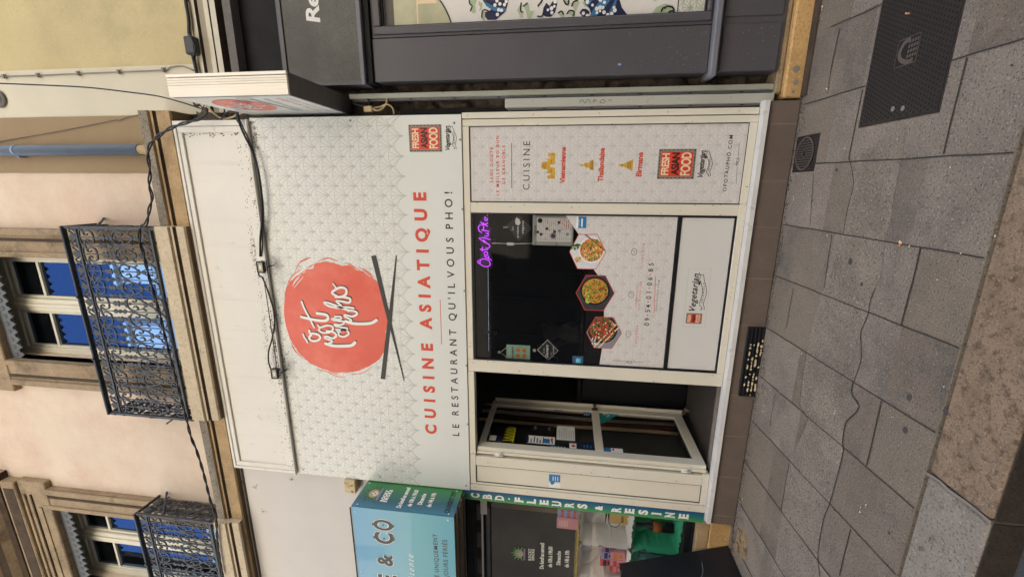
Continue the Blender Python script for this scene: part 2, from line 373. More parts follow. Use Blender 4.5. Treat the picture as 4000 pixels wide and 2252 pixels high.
# ------------------------------------------------------------------ the setting
GX0, GX1 = -30, 24
g = MB(); g.face([(-120, -120, -.16), (120, -120, -.16), (120, 120, -.16), (-120, 120, -.16)]); tag(g.build('ground', M('far_ground', '6a6661', .95)), kind='structure')
g = MB(); g.box(GX0, GX1, -5.2, 1.53, -.155, -.135); tag(g.build('road', m_road), kind='structure')
g = MB(); g.box(GX0, GX1, -9, -5.2, -.155, -.02); tag(g.build('opposite_pavement', m_slab), kind='structure')
# near pavement: stone sheet, worn repair strips and open joints, all measured on the ground plane
g = MB(); g.box(GX0, GX1, 1.82, 3.6, -.15, 0, 0); GF = FR((0, 0, 0), (1, 0, 0), (0, 1, 0)); random.seed(31)
slabv = [M('pavement_slab_dark', '817465', .95, .2, 2.6, .62, 118, .9, 90, stain='5c5650', sts=2.0, stt=(.5, .7)), M('pavement_slab_pale', '8e8274', .95, .2, 2.2, .62, 108, .9, 90, stain='655e56', sts=1.7, stt=(.5, .7)), M('pavement_slab_blue', '85796a', .95, .2, 1.8, .6, 125, .9, 90, stain='5d5955', sts=1.5, stt=(.48, .68))]
cols_ = [(.548, .515), (.14, .12), (-.283, -.269), (-.674, -.641), (-1.101, -1.03), (-1.509, -1.417), (-1.927, -1.789)]; cols_ = [(x, x) for x in (4.14, 3.74, 3.34, 2.94, 2.54, 2.14, 1.74, 1.34, .95)]+cols_+[(-1.927-.41*k, -1.80-.40*k) for k in range(1, 12)]
for (a, b_), (c_, e_) in zip(cols_, cols_[1:]):
    ys = random.choice([(3.42, 2.77, 2.13, 1.825), (3.42, 3.0, 2.45, 1.825), (3.42, 2.9, 2.2, 1.825)]); L_ = lambda p, q, y: q+(p-q)*(y-1.825)/(3.44-1.825)
    for yt, yb in zip(ys, ys[1:]):
        if random.random() < .3: continue
        g.face([(L_(c_, e_, yb), yb, .001), (L_(a, b_, yb), yb, .001), (L_(a, b_, yt), yt, .001), (L_(c_, e_, yt), yt, .001)], random.choice((4, 5, 6)))
def gp(z, lst): return [gr(*z(a, b))[:2] for a, b in lst]
left_edge = gp(z7, [(800, 800), (822, 920), (790, 1050), (770, 1175), (735, 1260), (690, 1440)])+gp(z8, [(660, 20), (620, 160), (585, 300), (560, 480), (550, 590), (590, 655), (545, 760), (495, 885), (475, 1000), (460, 1120), (440, 1240), (430, 1340), (395, 1448)])
right_edge = gp(z7, [(1088, 640), (1060, 800), (1020, 1000), (1010, 1100), (975, 1200), (962, 1370), (930, 1448)])+gp(z8, [(905, 60), (895, 125), (868, 190), (855, 230), (860, 340), (845, 400), (820, 470), (812, 500), (815, 540), (850, 592), (815, 640), (782, 672), (768, 740), (765, 780), (770, 810), (750, 900), (725, 990), (700, 1080), (675, 1140), (660, 1200), (640, 1330), (650, 1448)])
g.poly(left_edge+[(-2.9, left_edge[-1][1]+.03), (-2.9, right_edge[-1][1]+.02)]+right_edge[::-1], GF, .003, 1)
g.stroke(right_edge[6:14], .005, GF, .004, 2, 2); g.stroke(right_edge[13:22], .009, GF, .0042, 2, 2); g.stroke(right_edge[21:], .006, GF, .0044, 2, 2); g.stroke(left_edge[:4], .005, GF, .004, 2, 2); g.stroke(left_edge[8:13], .004, GF, .004, 2, 2)
def jline(pts, w=.006, d=.004):
    w = min(w, .008)
    q = []
    for (a, b), (c, e) in zip(pts, pts[1:]):
        n = max(2, int(math.hypot(c-a, e-b)/.12))
        q += [(a+(c-a)*k/n+rnd(-.0022, .0022), b+(e-b)*k/n+rnd(-.0022, .0022)) for k in range(n)]
    g.stroke(q+[pts[-1]], w, GF, d, 2, 0)
for x in (4.14, 3.74, 3.34, 2.94, 2.54, 2.14, 1.74, 1.34): jline([(x+rnd(-.02, .02), 3.44), (x, 1.825)])
jline([(.97, 3.20), (.93, 2.74)]); jline([(.95, 2.2), (.92, 1.83)]); jline([(.548, 3.38), (.535, 2.74)]); jline([(.522, 2.2), (.515, 1.83)])
for a, b in ((.14, .12), (-.283, -.269), (-.674, -.641), (-1.101, -1.03), (-1.509, -1.417), (-1.927, -1.789)): jline([(a, 3.40 if a != .14 else 3.11), (b, 1.825)], .006)
for k in range(1, 12): jline([(-1.927-.41*k, 3.44), (-1.80-.40*k, 1.825)], .008)
for (z, a, b, w) in ((z7, (750, 145), (707, 345), .014), (z7, (707, 345), (690, 470), .005), (z7, (865, 455), (795, 800), .008), (z7, (1390, 290), (1275, 770), .009),
                     (z7, (1155, 1250), (1110, 1448), .010), (z8, (1110, 0), (1060, 185), .010), (z8, (960, 570), (885, 890), .012), (z8, (805, 1210), (750, 1440), .012), (z8, (495, 880), (455, 1110), .009),
                     (z7, (710, 1185), (672, 1448), .005), (z8, (515, 0), (480, 200), .005), (z8, (425, 530), (398, 690), .004), (z7, (618, 870), (600, 1140), .004)):
    jline(gp(z, [a, b]), w)
jline([(GX0, 3.435), (-3.3, 3.44)], .02); jline([(-3.1, 3.425), (.6, 3.425)], .012); jline([(.6, 3.41), (5, 3.41)], .03)
for (a, b, r) in ((1100, 548, .016), (1080, 712, .016), (1285, 617, .014), (1000, 1228, .009)): q = gr(*z8(a, b)); g.disc(q[0], q[1], r, GF, .005, 3, 9, r*.85)
for (a, b, r) in ((805, 1315, .02), (862, 1428, .012), (735, 855, .012), (612, 1010, .01)): q = gr(*z7(a, b)); g.disc(q[0], q[1], r, GF, .005, 3, 9, r*.85)
random.seed(77)
for k in range(900):
    y = 3.43-abs(random.gauss(0, .05)); x = rnd(-4.2, 2.0); g.disc(x, y, rnd(.002, .010), GF, .0056+.0000015*k, 2, 6, rnd(.002, .006))
for k in range(500):
    g.disc(rnd(-3.5, 1.6), rnd(1.84, 3.4), rnd(.0015, .005), GF, .0052+.0000005*k, random.choice((2, 2, 3)), 5, rnd(.0015, .004))
tag(g.build('pavement', [m_slab, m_sand, m_joint, M('old_gum', '4a4744', .95)]+slabv), kind='structure')
# kerb stones with a real face down to the road
g = MB()
for k, (x0, x1) in enumerate(((GX0, -5.5), (-5.494, -3.4), (-3.394, -1.222), (-1.214, .95), (.956, 3.1), (3.106, GX1))):
    mi = (1, 0, 1, 0, 1, 0)[k]; g.box(x0, x1, 1.535, 1.812, -.14, .001, mi, .012)
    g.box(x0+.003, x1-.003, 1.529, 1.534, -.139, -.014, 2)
g.stroke([(-1.225, 1.815), (-1.215, 1.75), (-1.222, 1.7), (-1.214, 1.62), (-1.216, 1.53)], .012, GF, .003, 3, 3)
tag(g.build('kerb', [m_kerb1, m_kerb2, m_kface, m_grout]), kind='structure')
# ------------------------------------------------------------------ apartment building above and behind the shops
XL, XR = -9.5, .605; YW = 3.66
B = thing('apartment_building', (-2, 3.66, 0), 'old apartment house with pink plaster, brown stone window surrounds and iron balconies', 'building')
ZT = 18.5
w1 = (-1.944, -.758, 5.30, 7.97); w2 = (-5.136, -3.95, 5.30, 7.97)
b = MB()
def wallholes(b, x0, x1, z0, z1, holes, y0, y1, mi=0):
    xs = [x0]
    for h in sorted(holes): b.box(xs[-1], h[0], y0, y1, z0, z1, mi); b.box(h[0], h[1], y0, y1, h[3], z1, mi); b.box(h[0], h[1], y0, y1, z0, h[2], mi); xs.append(h[1])
    b.box(xs[-1], x1, y0, y1, z0, z1, mi)
wallholes(b, XL, .095, 5.2, ZT, [w1, w2], YW, 4.1); b.box(XL, XR, 4.1, 9, 8.2, ZT-.002); b.box(XL, .095, 4.1, 9, 5.0, 5.19)
b.build('wall', m_pink, B)
b = MB(); b.box(.097, XR, 3.64, 4.1, 5.2, ZT); b.box(.34, .345, 3.637, 3.639, 5.3, ZT); b.build('pilaster', m_beige, B)
b = MB(); b.box(XL-.3, XR+.1, 3.4, 9.2, ZT+.003, ZT+.25); b.build('roof', m_stone, B)
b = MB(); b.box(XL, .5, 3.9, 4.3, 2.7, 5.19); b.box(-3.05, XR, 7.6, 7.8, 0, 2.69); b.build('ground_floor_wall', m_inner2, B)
# string course and balcony slabs
def course(x0, x1, Yf, zt, zb, mats, name, face_h):
    b = MB(); Yb = YW+.02
    prof = [(Yb, zt), (Yf, zt), (Yf, zt-face_h), (Yf+.020, zt-face_h-.004), (Yf+.020, zt-face_h-.016), (Yf+.008, zt-face_h-.022), (Yf+.012, zt-face_h-.040), (Yf+.030, zt-face_h-.050),
            (Yf+.034, zt-face_h-.062), (Yf+.022, zt-face_h-.068), (Yf+.026, zb), (Yf+.05, zb-.002), (Yb, zb)]
    b.profx(x0, x1, prof, 1, [0, 0, 1, 2, 1, 1, 2, 2, 1, 1, 1, 3, 1]); return b.build(name, mats, B)
m_line = M('moulding_dark', '493c30', .95, .35, 8)  # darker brown for moulding grooves, undersides and strips
course(XL, .607, 3.41, 5.325, 5.05, [m_conc, m_corn, m_line, m_soff], 'cornice', .085)
course(-2.343, -.383, 3.35, 5.330, 5.055, [m_trav, m_trav, m_line, m_soff], 'balcony_slab', .135)
course(-5.55, -3.595, 3.35, 5.330, 5.055, [m_trav, m_trav, m_line, m_soff], 'balcony_slab', .135)
# window surrounds, windows, fretwork pelmets
def surround(w):
    x0, x1, z0, z1 = w; b = MB(); o = .30
    for (xa, xb) in ((x0-o, x0), (x1, x1+o)):
        L = xa < x0
        b.box(xa, xb, 3.60, YW+.1, 5.332, z1-.12, 0); e0, e1 = (xa, xa+.07) if L else (xb-.07, xb); b.box(e0, e1, 3.575, 3.599, 5.334, z1-.12, 0, .008)
        f0, f1 = (xb-.06, xb-.002) if L else (xa+.002, xa+.06); b.box(f0, f1, 3.585, 3.599, 5.334, z1, 0, .006)
        g0, g1 = (xa+.10, xa+.13) if L else (xb-.13, xb-.10); b.box(g0, g1, 3.592, 3.599, 5.334, z1, 1)
    b.box(x0-o-.09, x1+o+.09, 3.59, YW+.1, z1-.118, z1+.28, 0, .01); b.box(x0, x1, 3.59, YW+.1, z1-.116, z1-.003, 0) if False else None
    b.box(x0-.03, x1+.03, 3.578, 3.589, z1+.005, z1+.05, 0, .004); b.box(x0-.2, x1+.2, 3.576, 3.589, z1+.11, z1+.13, 1); b.box(x0-.2, x1+.2, 3.57, 3.589, z1+.20, z1+.235, 0, .004)
    b.box(x0-o-.07, x1+o+.07, 3.56, YW+.1, z1+.283, z1+.50, 0, .01); b.box(x0-o+.02, x1+o-.02, 3.556, 3.559, z1+.31, z1+.46, 1)
    b.profx(x0-o-.16, x1+o+.16, [(YW+.1, z1+.503), (3.55, z1+.503), (3.53, z1+.56), (3.46, z1+.60), (3.42, z1+.66), (3.38, z1+.68), (3.38, z1+.76), (YW+.1, z1+.80)], 0, [2, 2, 0, 2, 0, 0, 0, 0])
    return b
def cut_head(w):
    pass
def window(w, blue_tint=False):
    x0, x1, z0, z1 = w; cx = (x0+x1)/2; t = .055
    f = MB(); f.frame(x0, x1, z0, z1, (.07, .07, .10, .10), 3.83, 3.93, 0, .006)
    f.box(cx-.075, cx+.075, 3.815, 3.92, z0+.101, z1-.101, 0, .01); f.box(cx-.018, cx+.018, 3.80, 3.814, z0+.12, z1-.12, 0, .004)
    for (a, c) in ((x0+.07, cx-.075), (cx+.075, x1-.07)):
        f.frame(a+.001, c-.001, z0+.102, z1-.102, (.03, .03, .10, .05), 3.845, 3.91, 0, .004)
        for zz in (7.46,): f.box(a+.032, c-.032, 3.848, 3.90, zz-.016, zz+.016, 0)
    fo = f.build('window', m_wfr, B)
    for (a, c) in ((x0+.10, cx-.105), (cx+.105, x1-.10)):
        p = MB(); p.box(a, c, 3.872, 3.88, z0+.2, z1-.15); p.build('pane', m_upane, fo)
    # pierced metal pelmet hung behind the top of the opening
    lm = MB(); fr = front(3.655); n = 13; zt = z1-.004; zb = z1-.255; top = [(x1-.004, zt), (x0+.004, zt)]; edge = []
    for k in range(n):
        a = x0+.004+(x1-x0-.008)*k/n; s = (x1-x0-.008)/n
        for (q, h) in ((0, .02), (.12, .0), (.2, .012), (.3, -.028), (.4, -.018), (.5, -.05), (.6, -.018), (.7, -.028), (.8, .012), (.88, 0)): edge.append((a+s*q, zb+h))
    edge.append((x1-.004, zb+.02)); lm.poly(top+edge, fr, 0, 0, .012)
    for k in range(n):
        a = x0+.004+(x1-x0-.008)*(k+.5)/n; lm.disc(a, zb+.055, .026, fr, .002, 1, 12); lm.disc(a, zb+.06, .014, fr, .004, 0, 10)
        if k % 2 == 0: lm.stroke([(a-.03, zb+.15), (a-.01, zb+.175), (a, zb+.15), (a+.012, zb+.178), (a+.03, zb+.15)], .014, fr, .002, 1, 3)
    lm.build('pelmet', [m_lamb, m_iron], fo)
    return fo
for w in (w1, w2):
    surround(w).build('window_surround', [m_stone, m_line, m_line], B); window(w)
b = MB(); b.box(XL+.3, .3, 4.3, 4.32, 5.2, 8.1); b.build('curtain_wall', m_inner, B)
# balcony railings: one scroll baluster per bay
def scroll(mb, fr, cx, z0, r, a0, a1, turns=1.2, w=.011):
    pts = []
    for k in range(14):
        t = k/13; ang = a0+(a1-a0)*t; rr = r*(1-.72*t); pts.append((cx+rr*math.cos(ang), z0+rr*math.sin(ang)))
    mb.stroke(pts, w, fr, 0, 0, 0)
def baluster_unit(fr, u, s, zb, zt):
    """one bay of cast scrollwork, centre at u, bay width s"""
    m = MB(); H = zt-zb; w = .012
    def st(p, ww=w): m.stroke(p, ww, fr, 0, 0, 3)
    def kn(a, b, r): m.disc(a, b, r, fr, .003, 0, 10)
    st([(u, zb), (u, zt)], .009); q = s/2
    # frieze under the handrail
    zf = zt-.125; m.disc(u, zf+.06, .034, fr, .001, 0, 14); 
    for a in (-1, 1):
        st([(u+a*.035, zf+.06), (u+a*.06, zf+.095), (u+a*.075, zf+.06), (u+a*.055, zf+.03)], .009)
        st([(u+a*q, zf), (u+a*q, zf+.12)], .006)
        # upper C scrolls
        st([(u+a*.008, zf-.16), (u+a*.05, zf-.15), (u+a*.066, zf-.10), (u+a*.045, zf-.06), (u+a*.02, zf-.075), (u+a*.03, zf-.10)])
        st([(u+a*.01, zf-.01), (u+a*.06, zf-.02), (u+a*.072, zf-.05), (u+a*.05, zf-.055)])
        # lower lyre scrolls
        st([(u+a*.010, zb+.42), (u+a*.05, zb+.40), (u+a*.068, zb+.345), (u+a*.045, zb+.305), (u+a*.02, zb+.325), (u+a*.03, zb+.35)])
        st([(u+a*.078, zb+.42), (u+a*.05, zb+.27), (u+a*.005, zb+.20), (u-a*.03, zb+.12)], .010)
        st([(u+a*.01, zb+.015), (u+a*.055, zb+.03), (u+a*.07, zb+.075), (u+a*.05, zb+.115), (u+a*.022, zb+.10), (u+a*.03, zb+.07)])
        m.poly([(u+a*.0, zf-.20), (u+a*.026, zf-.235), (u+a*.012, zf-.25), (u+a*.03, zf-.275), (u, zf-.29)][::(1 if a < 0 else -1)], fr, .002, 0)
        st([(u+a*.05, zb+.24), (u+a*.062, zb+.22)], .014)
    for (dz, r) in ((zf-.31-zb, .016), (zf-.35-zb, .022), (zf-.395-zb, .014), (.45, .014), (.21, .02), (.165, .012), (.14, .012)): kn(u, zb+dz, r)
    st([(u-.03, zf-.35), (u+.03, zf-.35)], .014); st([(u-.022, zb+.21), (u+.022, zb+.21)], .012)
    # intermediate plain bar with diamond knop
    v = u+q; st([(v, zb+.02), (v, zf)], .007)
    for dz in (.46, .56): m.poly([(v, zb+dz-.035), (v+.024, zb+dz), (v, zb+dz+.035), (v-.024, zb+dz)], fr, .002, 0)
    kn(v, zb+.51, .02); kn(v, zb+.51, .012)
    # give the casting real thickness
    i = len(m.v); m.v += [tuple(Vector(p)-fr.n*.012) for p in m.v]; nf = len(m.f)
    for k in range(nf): m.f.append(tuple(i+j for j in m.f[k])[::-1]); m.m.append(0); m.sm.append(False)
    for k in range(nf):
        f = m.f[k]
        for j in range(len(f)): m.f.append((f[j], i+f[j], i+f[(j+1) % len(f)], f[(j+1) % len(f)])); m.m.append(0); m.sm.append(False)
    return m
def railing(x0, x1):
    Y = 3.375; zb, zt = 5.412, 6.318; r = MB()
    r.box(x0, x1, Y-.028, Y+.018, 6.318, 6.342, 0, .005); r.box(x0+.005, x1-.005, Y-.008, Y+.012, 6.190, 6.210, 0); r.box(x0, x1, Y-.014, Y+.014, 5.385, 5.412, 0, .003)
    for x in (x0+.012, x1-.012):
        r.box(x-.012, x+.012, Y-.012, Y+.012, 5.34, 6.317, 0); r.box(x-.012, x+.012, Y+.019, YW, 6.318, 6.336, 0); r.box(x-.008, x+.008, Y+.019, YW, 5.40, 5.418, 0); r.box(x-.006, x+.006, Y+.019, YW, 6.192, 6.206, 0)
    cx = (x0+x1)/2
    for x in (cx-.35, cx+.3): r.box(x-.02, x+.02, Y-.004, Y+.016, 5.331, 5.384, 0); r.box(x-.01, x+.01, Y-.045, Y-.029, 6.31, 6.33, 0)
    # diagonal stay back to the wall at the left end
    r.tube([(x0+.02, Y+.02, 6.0), (x0-.05, YW, 6.22)], .011, 5); r.tube([(x1-.02, Y+.02, 6.0), (x1+.05, YW, 6.22)], .011, 5); r.tube([(x0-.03, Y-.05, 5.62), (x0+.03, Y+.06, 5.55)], .008, 5)
    ro = r.build('balcony_railing', m_iron, B); n = round((x1-x0-.05)/.166); s = (x1-x0-.05)/n; me = None
    fr = front(Y)
    for k in range(n):
        u = x0+.025+s*(k+.5)
        if me is None: o = baluster_unit(fr, u, s, zb, zt).build('scroll_baluster', m_iron, ro); me = o; u0 = u
        else: o = me.copy(); COL.objects.link(o); o.parent = ro; o.location = (u-u0, 0, 0); WL[o.name] = WLoc(ro)
    for x, a in ((x0+.012, 1), (x1-.012, 1)):
        fs = FR((x, 0, 0), (0, 1, 0), (0, 0, 1))
        for k in range(2): baluster_unit(fs, Y+.06+.115*k, .115, zb, zt).build('scroll_baluster', m_iron, ro)
railing(-2.367, -.395); railing(-5.57, -3.61)
# downpipe on the pilaster
d = MB(); d.tube([(.299, 3.58, 5.56), (.299, 3.58, ZT)], .05, 20); d.tube([(.299, 3.58, 5.335), (.299, 3.58, 5.57)], .043, 16, 1)
for z in (6.9, 8.9, 10.9, 12.9): d.tube([(.299, 3.58, z), (.299, 3.58, z+.03)], .054, 20, 0); d.box(.235, .25, 3.57, 3.63, z, z+.03)
d.build('downpipe', [m_pipe, m_corn], B)
# ------------------------------------------------------------------ neighbouring ochre house on the right
N = thing('ochre_house', (3, 3.7, 0), 'ochre plastered house with ivory corner band and white moulded cornice over a dark shopfront', 'building')
b = MB(); b.box(1.02, 8.9, 3.66, 9, 4.81, ZT-1); b.build('wall', m_ochrew, N)
b = MB(); b.box(.607, 1.019, 3.65, 9, 4.81, ZT-1); b.lathe((.775, 3.65, 7.06), [(.001, 0), (.075, 0), (.08, -.012), (.06, -.02), (.035, -.012), (.03, -.02), (.001, -.021)], 'y', 20, 1); b.build('corner_band', [m_ivory, m_dgrey], N)
b = MB(); Yc = 3.66
prof = [(Yc, 4.81), (3.57, 4.81), (3.555, 4.805), (3.555, 4.752), (3.60, 4.745), (3.565, 4.73), (3.59, 4.70), (3.585, 4.665), (3.61, 4.655), (3.56, 4.648), (3.56, 4.632), (3.60, 4.628), (3.565, 4.622), (3.565, 4.572), (3.60, 4.565), (3.66, 4.56), (3.66, 4.515), (3.57, 4.508), (3.57, 4.436), (3.70, 4.43)]
b.profx(.607, 8.9, prof, 0, [0]*3+[1]+[0]*2+[0, 1]+[0, 0, 1, 0, 0, 1, 1, 1, 2, 2, 2, 0]); b.build('cornice', [m_wcor, m_line, m_dgrey], N)
b = MB(); b.box(.79, 8.9, 3.9, 4.2, -.05, 4.49); b.build('ground_floor_wall', m_rub, N)
b = MB(); b.box(.605, 8.9, 3.432, 3.9, -.05, .122, 0, .012); b.box(.64, 8.9, 3.47, 3.9, .124, .166, 1, .01)
b.box(.605, 1.5, 3.36, 3.431, -.02, .012, 2)
fq = front(3.4315)
for (q, r) in (((610, 785), .024), ((605, 935), .018), ((575, 1040), .012)):
    p = at(*zV(*q), 3.432); b.disc(p[0], p[2], r, fq, .0015, 3, 14)
b.build('stone_base', [m_ochre, m_stone, m_line, m_grout], N)
# rubble masonry in the gap between the two fronts
G = MB(); random.seed(11)
G.box(.50, .86, 3.68, 3.9, 0, 5.0, 1)
nx_, nz_ = 16, 220; V0 = []
for j in range(nz_+1):
    for i in range(nx_+1):
        x, z = .50+.36*i/nx_, .1+4.88*j/nz_; q = Vector((x*7, 0, z*4.5)); c_, pts_ = noise.voronoi(q)[0:2]; e_ = min(1, (c_[1]-c_[0])*4)
        V0.append((x, 3.655-.05*e_-.025*noise.noise(Vector((x*20, 3, z*14))), z))
i0 = len(G.v); G.v += V0
for j in range(nz_):
    for i in range(nx_): G.f.append((i0+j*(nx_+1)+i, i0+j*(nx_+1)+i+1, i0+(j+1)*(nx_+1)+i+1, i0+(j+1)*(nx_+1)+i)); G.m.append(0); G.sm.append(True)
G.build('rubble_pier', [m_rub, m_joint], B)
# ------------------------------------------------------------------ print helpers
def proj(q, pl, c): 
    p = at(*q, c) if pl == 'Y' else atx(*q, c); return (p[0], p[2]) if pl == 'Y' else (p[1], p[2])
def TX(mb, st, z, s, e, xt, fr, c, pl='Y', d=.001, mi=0, bold=0, shear=0, spc=1.0, cap=None):
    """lettering whose baseline runs from s to e on the real surface; cap height measured at the start"""
    A = proj(z(*s), pl, c); E_ = proj(z(*e), pl, c); Tp = proj(z(xt, s[1]), pl, c)
    mb.text(st, fr, A[0], E_[0], (A[1]+E_[1])/2, cap or (Tp[1]-A[1]), d, mi, bold, shear, spc)
def PZ(z, lst, pl, c): return [proj(z(a, b), pl, c) for a, b in lst]
m_cream2 = M('print_cream', 'f3d9b4', .4, .03); m_bord = M('badge_border', '8f8a7c', .4, .2, 60)
BM = [m_bord, m_red, m_cream2, m_ink]
def badge(parent, fr, a0, a1, b0, b1, d=.001):
    """square restaurant badge: scalloped grey border, red field, three lines of lettering"""
    m = MB(); w, h = a1-a0, b1-b0; m.rect(a0, a1, b0, b1, fr, d, 0)
    for k in range(9):
        for j in range(2):
            m.disc(a0+w*(k+.5)/9, (b0+h*.035, b1-h*.035)[j], w*.045, fr, d+.0004, 3, 8, h*.012); m.disc((a0+w*.035, a1-w*.035)[j], b0+h*(k+.5)/9, w*.014, fr, d+.0004, 3, 8, h*.04)
    m.rect(a0+w*.09, a1-w*.09, b0+h*.08, b1-h*.07, fr, d+.0008, 1)
    m.text('FRESH', fr, a0+w*.13, a1-w*.14, b0+h*.70, h*.21, d+.0015, 2, .03); m.text('ASIAN', fr, a0+w*.13, a1-w*.12, b0+h*.43, h*.21, d+.0015, 3, .03); m.text('FOOD', fr, a0+w*.12, a1-w*.11, b0+h*.12, h*.27, d+.0015, 2, .03)
    return m.build('badge_print', BM, parent)
def veg(parent, fr, a0, a1, b0, b1, d=.001):
    """hand lettered word above a curling ribbon"""
    m = MB(); w, h = a1-a0, b1-b0
    m.text('Vegetarian', fr, a0, a0+w*.97, b0+h*.56, h*.42, d, 0, .02, .35)
    def R(p): return [(a0+w*x, b0+h*y) for x, y in p]
    lw = h*.035
    m.stroke(R([(.02, .22), (.1, .18), (.2, .34), (.5, .22), (.8, .46)]), lw, fr, d, 0); m.stroke(R([(.10, .0), (.2, .10), (.5, -.02), (.82, .22), (.95, .3)]), lw, fr, d, 0)
    m.stroke(R([(.02, .22), (.08, .12), (.03, .0), (.12, .02)]), lw, fr, d, 0, 0); m.stroke(R([(.72, .44), (.75, .56), (.92, .44), (1, .6), (.93, .52), (.95, .3)]), lw, fr, d, 0, 0); m.poly(R([(.68, .44), (.78, .42), (.76, .56), (.67, .54)]), fr, d, 0)
    m.text('FRIENDLY', fr, a0+w*.22, a0+w*.74, b0+h*.13, h*.13, d, 0, .02, .1); return m.build('lettering', m_ink, parent)
# ------------------------------------------------------------------ big fascia sign
SG = thing('fascia_sign', (-1.2, 3.44, 2.47), 'large white fascia sign with red sun, crossed chopsticks and red restaurant lettering', 'shop sign')
m = MB(); m.box(-2.932, .535, 3.44, 3.465, 2.47, 4.306, 0, .003); m.box(-2.9, .5, 3.466, 3.8, 2.5, 4.27, 1); m.build('panel', [m_sign, m_inner], SG)
F0 = front(3.44); m = MB(); fans(m, F0, -2.93, .533, 2.9, 4.30, .378, 2.955, .158, .17, .0036, .0006, 0, 2.955); m.build('scallop_print', m_pat, SG)
m = MB(); m.text('CUISINE', F0, -2.335, -1.408, 2.784, .116, .001, 0, .045); m.text('ASIATIQUE', F0, -1.272, -.066, 2.784, .116, .001, 0, .045)
m.stroke([(-1.407, 2.702), (-.986, 2.70)], .005, F0, .001, 0, 0); m.build('lettering', m_red, SG)
m = MB()
for s, a, c in (('LE', -2.333, -2.209), ('RESTAURANT', -2.113, -1.261), ("QU'IL", -1.177, -.837), ('VOUS', -.786, -.44), ('PHO!', -.365, -.062)): m.text(s, F0, a, c, 2.562, .067, .001, 0, .012)
m.build('lettering', m_ink, SG)
# red sun with a dry-brush edge
def zh(l): return PZ(zH, l, 'Y', 3.44)
m = MB()
out = zh([(1365, 790), (1335, 905), (1322, 1110), (1270, 1190), (1180, 1255), (1060, 1310), (930, 1330), (800, 1325), (690, 1290), (560, 1235), (440, 1120), (350, 980), (300, 820), (288, 650), (302, 500), (345, 400), (420, 330), (500, 300), (520, 270), (590, 262), (605, 205), (700, 185), (800, 200), (880, 230), (960, 222), (1040, 275), (1110, 290), (1190, 345), (1258, 405), (1290, 490), (1330, 620)])
P = []
for i in range(len(out)):
    a, c = out[i], out[(i+1) % len(out)]; n = 5
    for k in range(n):
        t = k/n; q = (a[0]+(c[0]-a[0])*t, a[1]+(c[1]-a[1])*t); r = .004*noise.noise(Vector((q[0]*30, q[1]*30, 0))) if i > 2 and i < 28 else 0
        dx, dz = q[0]+1.22, q[1]-3.70; L = math.hypot(dx, dz); P.append((q[0]+dx/L*r*1.6, q[1]+dz/L*r*1.6))
m.poly(P, F0, .0016, 0)
for st, w in (([(360, 460), (390, 400), (460, 310), (560, 235), (600, 220)], .014), ([(400, 300), (450, 200), (570, 145)], .008), ([(450, 190), (500, 165), (565, 145)], .006), ([(330, 400), (380, 330), (470, 260)], .01), ([(640, 185), (740, 150), (800, 170), (850, 185)], .010),
              ([(900, 205), (960, 210), (1000, 235), (1080, 285)], .010), ([(1100, 258), (1160, 300), (1210, 355)], .012), ([(1040, 235), (1100, 270), (1180, 330)], .006), ([(365, 1020), (400, 1100), (470, 1170), (555, 1215)], .014), ([(375, 1050), (420, 1130), (500, 1190)], .006),
              ([(620, 1290), (700, 1310), (850, 1350)], .010), ([(740, 1330), (830, 1365), (920, 1375)], .007), ([(980, 1350), (1100, 1330), (1200, 1265)], .006), ([(300, 520), (320, 440), (350, 380)], .007)):
    m.stroke(zh(st), w, F0, .0013, 0, 3, True)
m.build('sun_print', m_disc, SG)
m = MB()    # bare brush gaps
for st, w in (([(375, 440), (410, 390), (450, 350)], .008), ([(390, 460), (440, 400), (490, 340)], .007), ([(385, 410), (420, 360), (470, 320)], .006), ([(430, 330), (500, 270), (560, 250)], .010), ([(700, 190), (750, 165), (800, 190)], .008), ([(1120, 300), (1180, 345)], .006), ([(400, 1110), (460, 1165), (530, 1205)], .006)):
    m.stroke(zh(st), w, F0, .0022, 0, 3, True)
m.build('brush_gap', m_sign, SG)
m = MB()
m.poly(zh([(1186, 130), (1235, 120), (1395, 800), (1360, 815)]), F0, .003, 0); m.poly(zh([(1358, 780), (1395, 780), (1330, 1398), (1284, 1390)]), F0, .0032, 0)
m.poly(zh([(1441, 122), (1451, 122), (1396, 850), (1368, 800), (1372, 690)]), F0, .0034, 0); m.poly(zh([(1370, 760), (1400, 830), (1531, 1410), (1523, 1412), (1380, 870)]), F0, .0036, 0)
m.build('chopstick_print', m_ink2, SG)
